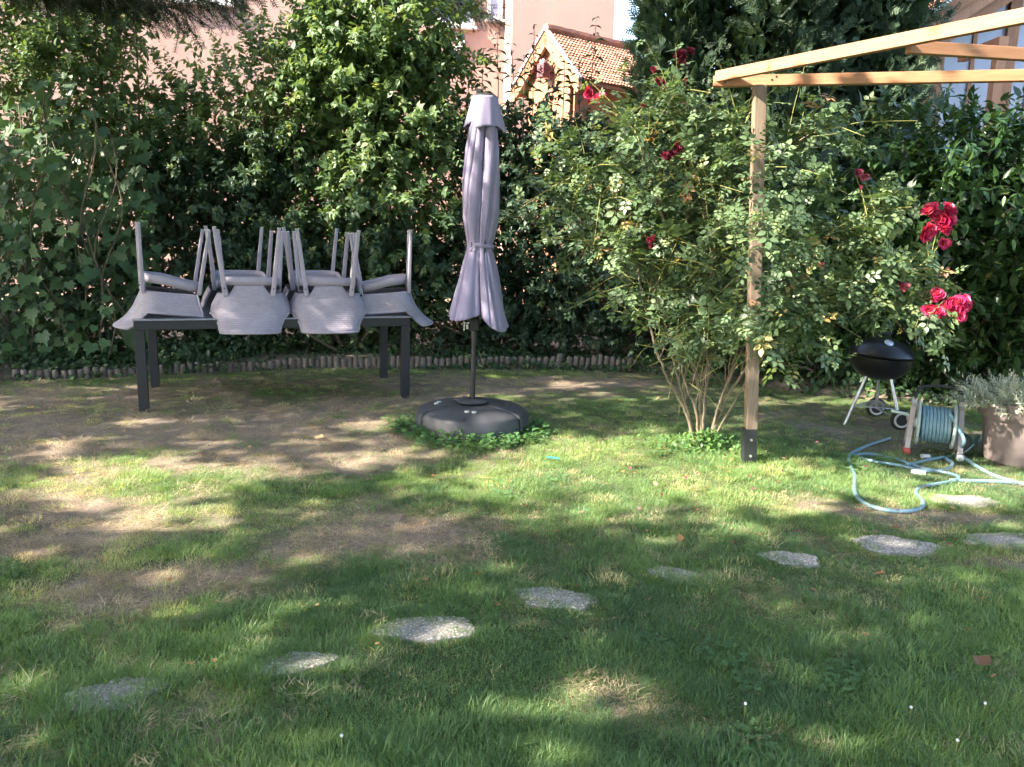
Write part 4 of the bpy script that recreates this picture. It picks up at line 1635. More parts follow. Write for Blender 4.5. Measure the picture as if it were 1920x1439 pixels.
    md = stp.modifiers.new('thick', 'SOLIDIFY')
    md.thickness = .004
    MB().tube([(-.01, -.108, 1.385), (-.025, -.116, 1.365), (-.005, -.118, 1.352), (.01, -.112, 1.372)], .006, 6).build('strap_loop', M['canvas'], stp, True)
    # vent cap
    V, F = [], []
    nt, nz = 120, 16
    for j in range(nz):
        t = j / (nz - 1)
        for k in range(nt):
            th = 2 * math.pi * k / nt
            ruf = math.cos(th * 4 + .6) * .75 + .4 * math.cos(th * 7 + 1)
            r = .090 + .045 * t ** 1.1 + .026 * ruf * t ** 1.3
            zz = 2.445 - .215 * t + (-.022 * ruf * t ** 2) - .012 * math.cos(th) * t
            V.append((cxo + r * math.cos(th), r * math.sin(th), zz))
    for j in range(nz - 1):
        for k in range(nt):
            k2 = (k + 1) % nt
            F.append((j * nt + k, (j + 1) * nt + k, (j + 1) * nt + k2, j * nt + k2))
    F.append(tuple(range(nt)))
    cap = link('vent_cap', mesh_from('vent_cap', V, F, M['canvas'], True), None, root)
    md = cap.modifiers.new('thick', 'SOLIDIFY')
    md.thickness = .004
    MB().lathe([(0, 2.444), (.078, 2.446), (.08, 2.453), (.06, 2.462), (0, 2.464)], 24, M=Matrix.Translation((cxo, 0, 0))).build('top_disc', M['rubber'], cap, True)
    MB().box((-.012, .02, 2.38), (.03, .075, 2.505)).build('finial', M['rubber'], cap, bevel=.006)
    for k in range(6):
        th = 2 * math.pi * (k + .5) / 6 - math.pi / 2
        MB().bar((cxo * .9 + .055 * math.cos(th), .055 * math.sin(th), 2.28), (cxo * .35 + .12 * math.cos(th), .12 * math.sin(th), .86), .014, .008, up=(math.cos(th), math.sin(th), .01)).build('rib', M['black_steel'], root)


parasol()


# ------------------------------------------------------------------ kettle grill
def grill():
    x, y = 3.03, 6.52
    z = float(ground_z(x, y))
    root = empty('kettle_grill', (x, y, z), R(-4))
    tag(root, 'small black kettle grill on aluminium legs with two wheels under the shrubs', 'grill')
    rz = .59
    Mt = Matrix.Translation((0, 0, rz)) @ Matrix.Rotation(R(3), 4, 'Y')
    lid = MB().lathe([(.245, -.012), (.252, 0), (.247, .012), (.238, .028), (.21, .066), (.165, .098), (.10, .122), (.04, .131), (0, .133)], 40, M=Mt).build('lid', M['enamel'], root, True)
    v = MB().lathe([(0, 0), (.035, 0), (.036, .006), (.03, .009), (0, .010)], 20).build('vent_disc', M['alu'], lid, True)
    v.matrix_local = Mt @ Matrix.Translation((-.015, -.150, .108)) @ Matrix.Rotation(R(36), 4, 'X')
    for k in range(4):
        a = k * math.pi / 2 + .6
        h = MB().lathe([(0, .0), (.008, .0), (.008, .0035), (0, .0035)], 10).build('vent_hole', M['rubber'], lid)
        h.matrix_local = v.matrix_local @ Matrix.Translation((.019 * math.cos(a), .019 * math.sin(a), .0085))
    MB().tube([Mt @ Vector(p) for p in ((-.06, .03, .12), (-.055, .03, .165), (.055, .03, .165), (.06, .03, .12))], .009, 8).build('lid_handle', M['rubber'], lid, True)
    MB().lathe([(.247, -.02), (.24, -.07), (.215, -.125), (.165, -.175), (.10, -.205), (0, -.215)], 40, M=Mt).build('bowl', M['enamel'], root, True)
    feet = [(-.27, -.10, .0), (.13, -.16, .095), (.10, .24, .095)]
    tops = [(-.12, -.06, rz - .17), (.055, -.10, rz - .18), (.05, .14, rz - .17)]
    for f, t in zip(feet, tops):
        MB().tube([t, f], .013, 10).build('leg', M['alu'], root, True)
    pl = lambda k: tuple(np.array(tops[k]) + (np.array(feet[k]) - np.array(tops[k])) * ((tops[k][2] - .16) / (tops[k][2] - feet[k][2])))
    q = [pl(0), pl(1), pl(2)]
    rack = MB().tube([q[0], q[1]], .005, 6).tube([q[1], q[2]], .005, 6).tube([q[2], q[0]], .005, 6).build('rack_frame', M['alu'], root, True)
    for k in range(1, 14):
        f = k / 14
        a = np.array(q[0]) * (1 - f) + np.array(q[1]) * f
        b = np.array(q[0]) * (1 - f) + np.array(q[2]) * f
        MB().tube([a, b], .003, 5).build('rack_wire', M['alu'], rack)
    for (fx, fy, fz), off in ((feet[1], -.03), (feet[2], .03)):
        Mw = Matrix.Translation((fx + .01, fy + off, .082)) @ Matrix.Rotation(R(90), 4, 'X')
        w = MB().lathe([(.045, -.018), (.075, -.02), (.083, -.01), (.083, .01), (.075, .02), (.045, .018)], 28, M=Mw).build('wheel', M['rubber'], root, True)
        MB().lathe([(.046, -.022), (.062, -.0225), (.062, .0225), (.046, .022)], 28, M=Mw).build('rim', M['pale_plastic'], w, True)
        MB().lathe([(0, -.019), (.045, -.019), (.045, .019), (0, .019)], 24, M=Mw).build('hub', M['rubber'], w, True)
    MB().tube([(feet[1][0], feet[1][1] - .02, .082), (feet[2][0], feet[2][1] + .02, .082)], .008, 8).build('axle', M['alu'], root, True)


grill()


# ------------------------------------------------------------------ hose reel and hose
def hose_reel():
    x, y = 3.08, 5.66
    z = float(ground_z(x, y))
    root = empty('hose_reel', (x, y, z), R(-25))
    root.scale = (1, 1, .88)
    tag(root, 'grey freestanding hose reel wound with blue-green hose beside the planter', 'hose reel')
    hw = .15
    for s in (-1, 1):
        f = MB().bar((s * hw, .02, .435), (s * (hw + .02), -.13, .02), .03, .036, up=(1, 0, 0))
        f.bar((s * hw, -.02, .40), (s * (hw + .02), .17, .0), .03, .036, up=(1, 0, 0))
        fr = f.build('side_frame', M['taupe_plastic'], root, bevel=.006)
        MB().box((s * (hw + .02) - .025, -.18, -.01), (s * (hw + .02) + .025, -.10, .045)).build('foot', M['red_plastic'] if s < 0 else M['pale_plastic'], fr, bevel=.012)
        Mr = Matrix.Translation((s * (hw - .035), -.005, .235)) @ Matrix.Rotation(R(90), 4, 'Y')
        MB().lathe([(.035, -.008), (.175, -.010), (.185, -.004), (.185, .004), (.175, .010), (.035, .008)], 36, M=Mr).build('flange', M['sage_plastic'], root, True)
    MB().tube([(-hw, 0, .235), (hw, 0, .235)], .055, 16).build('drum', M['sage_plastic'], root, True)
    P = []
    for layer, (rad, turns) in enumerate(((.095, 9), (.118, 9), (.140, 8))):
        for k in range(turns * 16 + 1):
            a = 2 * math.pi * k / 16
            f = k / (turns * 16)
            xx = (-.094 + .188 * f) * (1 if layer % 2 == 0 else -1)
            P.append((xx, -.005 + rad * math.cos(a), .235 + rad * math.sin(a)))
    MB().tube(P, .0118, 7).build('wound_hose', M['hose'], root, True)
    MB().tube(smooth_path([(-hw, .01, .42), (-hw + .01, .03, .50), (-hw + .06, .045, .535), (0, .05, .545), (hw - .06, .045, .54), (hw - .005, .03, .50), (hw, .01, .40)], 6), .011, 8).build('carry_handle', M['rubber'], root, True)
    c = MB().bar((-hw - .02, -.01, .235), (-hw - .035, -.03, .30), .022, .03, up=(1, 0, 0)).build('crank_arm', M['taupe_plastic'], root, bevel=.004)
    MB().tube([(-hw - .03, -.03, .30), (-hw - .15, -.03, .315)], .013, 10).build('crank_grip', M['sage_plastic'], c, True)


hose_reel()


def hose():
    def gp(px, py, up=.014):
        p = on_z(px, py)
        return (p[0], p[1], float(ground_z(p[0], p[1])) + up)
    runs = []
    a = [(3.10, 5.53, .30), (3.13, 5.46, .22), (3.16, 5.41, .13)] + [gp(1800, 853, .03), gp(1843, 883), gp(1885, 902), gp(1940, 915), gp(2010, 925), gp(2050, 915), gp(2000, 905), gp(1930, 909), gp(1865, 907), gp(1815, 905), gp(1780, 900, .006)]
    runs.append(a)
    b = [gp(*q) for q in [(1668, 822), (1630, 836), (1597, 853), (1591, 868), (1602, 893), (1603, 928), (1622, 950), (1660, 962), (1702, 965), (1728, 957), (1729, 944), (1717, 929), (1726, 917), (1760, 910), (1790, 904), (1797, 897), (1778, 889), (1735, 880), (1700, 869), (1680, 861)]]
    runs.append(b)
    runs.append([gp(*q) for q in [(1598, 856), (1625, 853), (1650, 856), (1672, 858, .004)]])
    runs.append([gp(*q) for q in [(1612, 860), (1645, 868), (1685, 874), (1735, 884), (1775, 880), (1786, 870), (1778, 862), (1762, 858), (1700, 874)]])
    root = empty('garden_hose', (2.8, 5.0, 0))
    tag(root, 'pale blue-green garden hose lying in loops on the lawn', 'hose')
    for r_ in runs:
        P = [p - np.array([2.8, 5.0, 0]) for p in smooth_path(r_, 8)]
        MB().tube(P, .0118, 8).build('hose_run', M['hose'], root, True)
    r_ = [(3.20, 5.72, .16), (3.30, 5.66, .12), (3.34, 5.58, .08), gp(1836, 822, .03), gp(1808, 846), gp(1770, 857), gp(1735, 859, .006)]
    MB().tube([np.array(p) - np.array([2.8, 5.0, 0]) for p in smooth_path(r_, 8)], .0118, 8).build('hose_run', M['hose_dark'], root, True)
    MB().tube([np.array(gp(1742, 858, .02)) - np.array([2.8, 5, 0]), np.array(gp(1728, 858, .02)) - np.array([2.8, 5, 0])], .017, 10).build('coupling', M['pale_plastic'], root, True)
    MB().tube([np.array(gp(1708, 886, .016)) - np.array([2.8, 5, 0]), np.array(gp(1735, 890, .016)) - np.array([2.8, 5, 0])], .018, 10).build('nozzle', M['pale_plastic'], root, True)


hose()


# ------------------------------------------------------------------ planter
def planter():
    x, y = PLANTER
    z = float(ground_z(x, y))
    root = empty('plant_pot', (x, y, z))
    tag(root, 'large round taupe plant pot at the right edge', 'plant pot')
    MB().lathe([(0, 0), (.245, 0), (.258, .012), (.288, .300), (.290, .318), (.315, .320), (.324, .332), (.334, .425), (.330, .436), (.30, .436), (.29, .42), (.285, .36), (0, .36)], 64).build('pot', M['planter'], root, True)
    MB().lathe([(0, .368), (.284, .364)], 32).build('potting_soil', M['soil'], root)
    pl = empty('santolina_plant', (x, y, z))
    tag(pl, 'silvery grey bushy herb growing in the taupe pot', 'plant')
    L = Leaves()
    n = 520
    d = rand_dir(n)
    d[:, 2] = np.abs(d[:, 2])
    o = np.stack([rng.normal(0, .10, n), rng.normal(0, .10, n), np.full(n, .37)], 1)
    dirs = d + np.array([0, 0, .25])
    ln = rng.uniform(.14, .34, n) * (1 - .3 * d[:, 2])
    start = o + norm(dirs) * np.array([.22, .22, .05])
    shoots(L, start, dirs, ln, 13, .042, True, .12, rng.random(n), .2, .55, .8)
    L.keep(lambda q: (q[:, 2] > .375) | (np.hypot(q[:, 0], q[:, 1]) > .335))
    L.build('foliage', tpl_ovate(.22, .02, .05), LF['santolina'], pl, 'stuff')
    mb = MB()
    stems_to(mb, (0, 0, .36), [start[i] + norm(dirs[i]) * ln[i] * .7 for i in range(0, n, 9)], .006, .002, .02, 4)
    mb.build('stems', M['twig'], pl, True)


planter()


# ------------------------------------------------------------------ climbing rose
def bloom_mesh(mat, seed):
    r = np.random.default_rng(seed)
    tv = np.array([(0, 0, 0), (-.42, .45, .10), (0, .5, 0), (.42, .45, .10), (-.36, .88, .22), (0, .98, .12), (.36, .88, .22)])
    tf = [(0, 2, 1), (0, 3, 2), (1, 2, 5, 4), (2, 3, 6, 5)]
    n = 30
    el = np.linspace(.15, 1.5, n)
    th = np.arange(n) * 2.4 + r.normal(0, .2, n)
    ax = np.stack([np.cos(el) * np.cos(th), np.cos(el) * np.sin(th), np.sin(el)], 1)
    up = np.stack([-np.sin(el) * np.cos(th), -np.sin(el) * np.sin(th), np.cos(el)], 1) + r.normal(0, .2, (n, 3))
    s = np.interp(el, [.15, 1.5], [1.0, .62]) * r.uniform(.85, 1.1, n)
    return leaves_mesh('bloom', (tv, tf), np.zeros((n, 3)), ax, up, s, r.random(n), mat)


def rose():
    bx, by = 1.37, 5.55
    root = empty('climbing_rose', (bx, by, 0))
    tag(root, 'climbing rose bush with red blooms and thorny bare stems at the pergola', 'rose bush')
    B = np.array([bx, by, 0])
    canes = [[(1.33, 5.55, 0), (1.22, 5.58, .30), (1.05, 5.62, .55), (.93, 5.66, .95), (.75, 5.75, 1.5), (.45, 5.9, 1.95)],
             [(1.34, 5.53, 0), (1.27, 5.55, .28), (1.20, 5.58, .60), (1.12, 5.62, 1.1), (1.0, 5.7, 1.7), (.8, 5.8, 2.2)],
             [(1.38, 5.57, 0), (1.35, 5.6, .35), (1.25, 5.66, .75), (1.18, 5.75, 1.3), (1.15, 5.85, 2.0), (1.05, 5.9, 2.45)],
             [(1.36, 5.52, 0), (1.40, 5.52, .35), (1.36, 5.54, .8), (1.34, 5.56, 1.3), (1.42, 5.6, 1.9), (1.5, 5.6, 2.25)],
             [(1.40, 5.55, 0), (1.47, 5.55, .3), (1.53, 5.55, .7), (1.50, 5.58, 1.2), (1.35, 5.62, 1.65), (1.2, 5.7, 2.1)],
             [(1.41, 5.54, 0), (1.52, 5.50, .32), (1.66, 5.42, .62), (1.85, 5.33, .95), (2.2, 5.22, 1.22), (2.62, 5.12, 1.33)],
             [(1.42, 5.55, 0), (1.52, 5.52, .4), (1.62, 5.45, .85), (1.80, 5.36, 1.25), (2.1, 5.28, 1.55), (2.35, 5.2, 1.68)],
             [(1.42, 5.52, 0), (1.55, 5.45, .35), (1.70, 5.36, .72), (1.95, 5.26, .98), (2.3, 5.18, 1.12), (2.66, 5.08, 1.0)],
             [(1.35, 5.56, 0), (1.18, 5.6, .45), (.98, 5.7, 1.0), (.76, 5.85, 1.4), (.50, 6.0, 1.65), (.36, 6.05, 1.85)],
             [(1.39, 5.58, 0), (1.45, 5.62, .5), (1.48, 5.62, 1.1), (1.50, 5.6, 1.6), (1.70, 5.5, 2.0), (1.95, 5.4, 2.2)]]
    L = Leaves()
    allp = []
    for ci, c in enumerate(canes):
        c = [c[0]] + [tuple(np.array(q) + rng.normal(0, .028, 3)) for q in c[1:-1]] + [c[-1]]
        P = smooth_path(c, 8)
        P = [q + rng.normal(0, .0035, 3) for q in P]
        rad = list(np.linspace((.014, .010, .0125, .008, .013, .010, .009, .0085, .0095, .011)[ci], .0035, len(P)))
        for q in range(2):     # side branches forking low on the cane
            k0 = int(rng.integers(6, 18))
            d = norm(rng.normal(0, .5, 3) + np.array([0, 0, 1.0]) + .5 * norm(P[k0 + 1] - P[k0]))
            br = [P[k0] + d * f + np.array([0, 0, .06]) * f * f + rng.normal(0, .008, 3) for f in np.linspace(0, rng.uniform(.25, .6), 7)]
            br[0] = P[k0]
            MB().tube([v - B for v in br], list(np.linspace(rad[k0] * .6, .002, 7)), 6, False).build('side_branch', M['cane_brown'], root, True)
            allp += [(v, d, ci) for v in br[3:]]
        cn = MB().tube([p - B for p in P], rad, 7, False).build('cane', M['cane_brown'], root, True)
        th = MB()
        for k in range(2, len(P) - 14):
            for _ in range(2):
                d = norm(rng.normal(size=3))
                p = P[k] - B + (P[k + 1] - P[k]) * rng.random()
                th.tube([p + d * rad[k] * .7, p + d * (rad[k] + .010)], [.003, .0004], 4, False)
        if th.V: th.build('thorns', M['cane_green'], cn)['kind'] = 'stuff'
        # laterals
        idx = [k for k in range(int(len(P) * .50), len(P)) for _ in range(2)]
        for k in idx:
            allp.append((P[k], norm(P[min(k + 1, len(P) - 1)] - P[k - 1]), ci))
    o = np.array([a[0] for a in allp])
    t = np.array([a[1] for a in allp])
    cidx = np.array([a[2] for a in allp])
    n = len(o)
    right = np.isin(cidx, (5, 6, 7))
    dirs = t * .5 + rng.normal(0, .62, (n, 3)) + np.array([0, -.12, .12])
    ln = np.where(right, rng.uniform(.14, .34, n), rng.uniform(.25, .70, n))
    curves = shoots(L, o, dirs, ln, 8, .105, False, .22, rng.random(n) * .8 + np.where(right, .2, 0), .3, .9, .35)
    for q in (0, 1):
        k = len(L.r) - 1
    mb = MB()
    for i in range(n):
        mb.tube([c[i] - B for c in (curves[0], curves[3], curves[7])], [.0035, .0028, .0015], 4, False)
    mb.build('shoots', M['cane_green'], root, True)
    # loose top growth filling the crown
    E = [((.85, 5.95, 2.05), (.75, .35, .42)), ((.55, 6.1, 1.55), (.55, .3, .4)), ((1.25, 5.9, 1.55), (.5, .3, .5)), ((1.15, 5.8, 1.15), (.4, .25, .3)), ((1.25, 6.0, 2.35), (.4, .25, .22)),
         ((2.05, 5.45, 1.75), (.35, .2, .35)), ((1.55, 5.0, 1.45), (.20, .10, .22)), ((1.62, 5.0, .95), (.26, .12, .2)), ((1.45, 5.05, 1.95), (.14, .08, .14))]
    for c, r_ in E:
        m = int((34 if r_[1] > .13 else 130) * 4 * r_[0] * r_[2] * (.45 if c[0] < .6 else 1))
        p, d = ell_points(m, c, r_, .2)
        shoots(L, p, d * .6 + rng.normal(0, .5, p.shape) + np.array([0, 0, .35]), rng.uniform(.15, .32, m), 7, .095, False, .2, rng.random(m), .3)
    p, a, u, s, r = L.arrays()
    kp = (rng.random(len(r)) < .72) & (p[:, 2] > .72 + rng.normal(0, .07, len(r)))
    p, a, u, s, r = p[kp], a[kp], u[kp], s[kp], r[kp]
    yl = rng.random(len(r))
    r = np.where(yl < .012, .935, np.where(yl > .992, 1.0, np.minimum(r, .86)))
    fo = link('foliage', leaves_mesh('foliage', CMP, p - B, a, u, s * 1.55, r, LF['rose']), None, root)
    fo['kind'] = 'stuff'
    kinds = {'red': [bloom_mesh(LF['red_rose'], k) for k in range(3)], 'dark': [bloom_mesh(LF['dark_rose'], k + 5) for k in range(3)], 'pink': [bloom_mesh(LF['pink_rose'], k + 9) for k in range(3)]}
    CL = [(1103, 178, 5.9, 'red', 2, .030), (1108, 192, 5.9, 'red', 2, .032), (1128, 183, 5.9, 'red', 2, .034), (1275, 105, 5.8, 'dark', 3, .030), (1292, 100, 5.8, 'dark', 2, .028), (1280, 122, 5.8, 'dark', 2, .026),
          (1226, 133, 5.8, 'dark', 1, .024), (1238, 155, 5.75, 'dark', 2, .026), (1245, 168, 5.75, 'dark', 1, .022), (1284, 156, 5.75, 'dark', 2, .024), (1206, 198, 5.8, 'pink', 1, .020), (1283, 196, 5.7, 'pink', 1, .020),
          (1246, 296, 5.65, 'dark', 2, .026), (1268, 280, 5.65, 'dark', 3, .030), (1258, 290, 5.65, 'dark', 1, .026), (1220, 450, 5.5, 'dark', 2, .028), (1222, 464, 5.5, 'dark', 1, .022), (1163, 290, 5.8, 'dark', 1, .02),
          (1608, 326, 5.25, 'pink', 2, .026), (1622, 334, 5.25, 'pink', 2, .022), (1613, 352, 5.25, 'pink', 1, .016),
          (1736, 402, 5.05, 'red', 2, .044), (1766, 408, 5.05, 'red', 3, .048), (1778, 398, 5.05, 'red', 2, .040), (1740, 435, 5.05, 'red', 2, .046), (1762, 432, 5.05, 'red', 2, .042), (1768, 456, 5.05, 'red', 1, .044),
          (1753, 555, 5.0, 'red', 2, .036), (1748, 590, 5.0, 'red', 2, .048), (1775, 578, 5.0, 'red', 3, .050), (1800, 572, 5.0, 'red', 3, .050), (1792, 592, 5.0, 'red', 2, .042),
          (1460, 528, 5.3, 'pink', 1, .022), (1470, 533, 5.3, 'pink', 1, .022), (1540, 500, 5.25, 'pink', 1, .020), (1543, 512, 5.25, 'pink', 1, .018), (1697, 541, 5.05, 'pink', 1, .026), (1690, 532, 5.05, 'dark', 1, .02)]
    stm = MB()
    ends = [np.array(c[-1]) for c in canes]
    pts = np.concatenate([np.array(smooth_path(c, 6))[12:] for c in canes])
    for px, py, Y, kd, nb, sz in CL:
        c = on_y(px, py, Y)
        near = pts[np.linalg.norm(pts - c, axis=1).argmin()]
        mid = (near + c) / 2 + np.array([0, .02, .03])
        stm.tube([near - B, mid - B, c - B + np.array([0, .03, -.01])], [.004, .003, .0025], 5, False)
        for k in range(nb + (1 if nb > 1 else 0)):
            o = bpy.data.objects.new('rose_bloom', kinds[kd][rng.integers(0, 3)])
            C.objects.link(o)
            o.parent = root
            s = sz * rng.uniform(1.05, 1.4)
            o.location = Vector(c - B + (rng.normal(0, .5, 3) * sz * np.array([.7, .4, .5]) if nb > 1 else 0))
            o.rotation_euler = (R(70) + rng.normal(0, .35), rng.normal(0, .3), rng.normal(0, .5))
            o.scale = (s, s, s)
    stm.build('flower_stems', M['cane_green'], root, True)['kind'] = 'stuff'


rose()


# ------------------------------------------------------------------ stepping stones
def stepping_stones():
    names = ['leftmost', 'second from the left', 'third from the left', 'fourth from the left', 'fifth from the left', 'sixth from the left', 'seventh from the left, the largest']
    labs = ['pebbled stepping stone in the grass, %s of the row' % n for n in names] + ['sandy stepping stone half overgrown at the right edge of the lawn', 'flat sandy stepping stone just in front of the hose loop']
    t = NT('pebble')
    a = t.n('ShaderNodeAttribute')
    a.attribute_name = 'rnd'
    t.l(t.ramp(a.outputs['Fac'], [(0, (.19, .17, .155)), (.35, (.33, .305, .285)), (.7, (.46, .435, .415)), (1, (.64, .62, .60))]), t.b.inputs['Base Color'])
    t.set(Roughness=.8)
    pm = t.m
    oct_v = np.array([(1, 0, 0), (0, 1, 0), (-1, 0, 0), (0, -1, 0), (0, 0, .8), (.7, .7, .35), (-.7, .7, .35), (-.7, -.7, .35), (.7, -.7, .35)])
    oct_f = [(0, 5, 4), (5, 1, 4), (1, 6, 4), (6, 2, 4), (2, 7, 4), (7, 3, 4), (3, 8, 4), (8, 0, 4)]
    def outline(i, th):
        return .93 + .06 * np.sin(2 * th + i) + .07 * np.sin(3 * th + 2.3 * i) + .06 * np.sin(5 * th + 2 * i) + .025 * np.sin(9 * th + i) + .015 * np.sin(14 * th + 3 * i)

    for i, (x, y, rx, ry, a_) in enumerate(STONES):
        z = float(ground_z(x, y))
        o = empty('stepping_stone', (x, y, z), a_)
        tag(o, labs[i], 'stepping stone', 'stepping stones across the lawn')
        n = 72
        V = []
        for k in range(n):
            th = 2 * math.pi * k / n
            f = outline(i, th)
            V.append((rx * f * math.cos(th), ry * f * math.sin(th)))
        mb = MB()
        VV = [(u, v, -.05) for u, v in V] + [(u, v, .004) for u, v in V] + [(u * .95, v * .95, .013) for u, v in V] + [(0, 0, .014)]
        F = [(k, (k + 1) % n, n + (k + 1) % n, n + k) for k in range(n)] + [(n + k, n + (k + 1) % n, 2 * n + (k + 1) % n, 2 * n + k) for k in range(n)] + [(2 * n + k, 2 * n + (k + 1) % n, 3 * n) for k in range(n)]
        mb.add(VV, F).build('slab', M['concrete'], o, True)
        m = int(46000 * rx * ry)
        if i >= 7: m = m // 4
        q = rng.uniform(-1, 1, (m * 2, 2))
        q = q[np.hypot(q[:, 0], q[:, 1]) < .985 * outline(i, np.arctan2(q[:, 1], q[:, 0]))][:m]
        m = len(q)
        P = np.stack([q[:, 0] * rx, q[:, 1] * ry, np.full(m, .0115)], 1)
        th = rng.uniform(0, 6.28, m)
        me = leaves_mesh('pebbles', (oct_v, oct_f), P, np.stack([np.cos(th), np.sin(th), rng.normal(0, .1, m)], 1), np.tile([0, 0, 1.0], (m, 1)) + rng.normal(0, .12, (m, 3)), rng.uniform(.0032, .0066, m), rng.random(m), pm)
        link('pebbles', me, None, o)['kind'] = 'stuff'


stepping_stones()


# ------------------------------------------------------------------ grass
def tuft_mesh(name, n, hmin, hmax, spread, wid, mat, lean=.5, seed=0, segs=3):
    r = np.random.default_rng(seed)
    V, F = [], []
    for i in range(n):
        a = r.uniform(0, 2 * math.pi)
        rad = spread * math.sqrt(r.random())
        b = np.array([rad * math.cos(a), rad * math.sin(a), -.004])
        h = r.uniform(hmin, hmax)
        da = a + r.normal(0, .9)
        ln = lean * r.uniform(.2, 1.3)
        d = np.array([math.cos(da), math.sin(da), 0])
        sd = np.array([-d[1], d[0], 0])
        w = wid * r.uniform(.7, 1.3)
        o = len(V)
        for k in range(segs + 1):
            t = k / segs
            p = b + d * (ln * h * t * t) + np.array([0, 0, h * t * (1 - .25 * ln * t)])
            ww = w * (1 - t ** 1.6)
            if k < segs: V += [p - sd * ww / 2, p + sd * ww / 2]
            else: V.append(p)
        for k in range(segs - 1): F.append((o + 2 * k, o + 2 * k + 1, o + 2 * k + 3, o + 2 * k + 2))
        F.append((o + 2 * segs - 2, o + 2 * segs - 1, o + 2 * segs))
    return mesh_from(name, V, F, mat)


def clover_mesh(name, n, spread, mat, seed, size=.011, h=(.015, .045)):
    r = np.random.default_rng(seed)
    P, A, U, S = [], [], [], []
    V0 = []
    for i in range(n):
        a = r.uniform(0, 6.28)
        rad = spread * math.sqrt(r.random())
        p = np.array([rad * math.cos(a), rad * math.sin(a), r.uniform(*h)])
        s = size * r.uniform(.7, 1.3)
        th0 = r.uniform(0, 6.28)
        up = norm(np.array([r.normal(0, .25), r.normal(0, .25), 1]))
        for k in range(3):
            th = th0 + k * 2.094
            P.append(p); A.append((math.cos(th), math.sin(th), .1)); U.append(up); S.append(s * 1.3)
    tv = np.array([(0, 0, 0), (-.45, .6, .05), (-.25, .98, .03), (0, .9, 0), (.25, .98, .03), (.45, .6, .05)])
    return leaves_mesh(name, (tv, [(0, 5, 4, 3), (0, 3, 2, 1)]), np.array(P), np.array(A), np.array(U), np.array(S), np.full(len(P), .5), mat)


def scatter(name, label, cat, pts, rot, scl, idx, rnd, meshes):
    coll = bpy.data.collections.new(name + '_sources')
    for k, m in enumerate(meshes):
        o = bpy.data.objects.new('%s_source_%02d' % (name, k), m)
        coll.objects.link(o)
    me = bpy.data.meshes.new(name)
    me.vertices.add(len(pts))
    me.vertices.foreach_set('co', pts.astype(np.float32).ravel())
    for nm, ty, arr in (('rot', 'FLOAT_VECTOR', rot), ('scl', 'FLOAT_VECTOR', scl), ('idx', 'INT', idx), ('rnd', 'FLOAT', rnd)):
        at = me.attributes.new(nm, ty, 'POINT')
        if ty == 'FLOAT_VECTOR': at.data.foreach_set('vector', arr.astype(np.float32).ravel())
        else: at.data.foreach_set('value', arr.astype(np.int32 if ty == 'INT' else np.float32))
    ob = link(name, me)
    tag(ob, label, cat, None, 'stuff')
    ng = bpy.data.node_groups.new(name + '_nodes', 'GeometryNodeTree')
    ng.interface.new_socket('Geometry', in_out='INPUT', socket_type='NodeSocketGeometry')
    ng.interface.new_socket('Geometry', in_out='OUTPUT', socket_type='NodeSocketGeometry')
    N = ng.nodes
    gi, go = N.new('NodeGroupInput'), N.new('NodeGroupOutput')
    iop = N.new('GeometryNodeInstanceOnPoints')
    ci = N.new('GeometryNodeCollectionInfo')
    ci.inputs['Collection'].default_value = coll
    ci.inputs['Separate Children'].default_value = True
    ci.inputs['Reset Children'].default_value = True

    def attr(nm, ty):
        a = N.new('GeometryNodeInputNamedAttribute')
        a.data_type = ty
        a.inputs['Name'].default_value = nm
        return [s for s in a.outputs if s.enabled and s.name == 'Attribute'][0]
    e2r = N.new('FunctionNodeEulerToRotation')
    ng.links.new(gi.outputs[0], iop.inputs['Points'])
    ng.links.new(ci.outputs[0], iop.inputs['Instance'])
    iop.inputs['Pick Instance'].default_value = True
    ng.links.new(attr('idx', 'INT'), iop.inputs['Instance Index'])
    ng.links.new(attr('rot', 'FLOAT_VECTOR'), e2r.inputs[0])
    ng.links.new(e2r.outputs[0], iop.inputs['Rotation'])
    ng.links.new(attr('scl', 'FLOAT_VECTOR'), iop.inputs['Scale'])
    ng.links.new(iop.outputs[0], go.inputs[0])
    md = ob.modifiers.new('scatter', 'NODES')
    md.node_group = ng
    return ob


def lawn_points(n, ymin=1.5, ymax=9.0, margin=.9, power=1.6):
    y = ymin + (ymax - ymin) * rng.random(n) ** power
    x = rng.uniform(-1, 1, n) * (.70 * y + margin)
    return x, y


def blocked(x, y, grow=0.0):
    b = np.zeros(len(x), bool)
    for i, (cx, cy, rx, ry, a) in enumerate(STONES):
        c, s = math.cos(a), math.sin(a)
        u = (x - cx) * c + (y - cy) * s
        v = -(x - cx) * s + (y - cy) * c
        b |= (u / (rx + grow)) ** 2 + (v / (ry + grow)) ** 2 < 1
    b |= np.hypot(x - UMB[0], y - UMB[1]) < .44
    b |= np.hypot(x - PLANTER[0], y - PLANTER[1]) < .27
    b |= y > edge_y(x) - .05
    return b


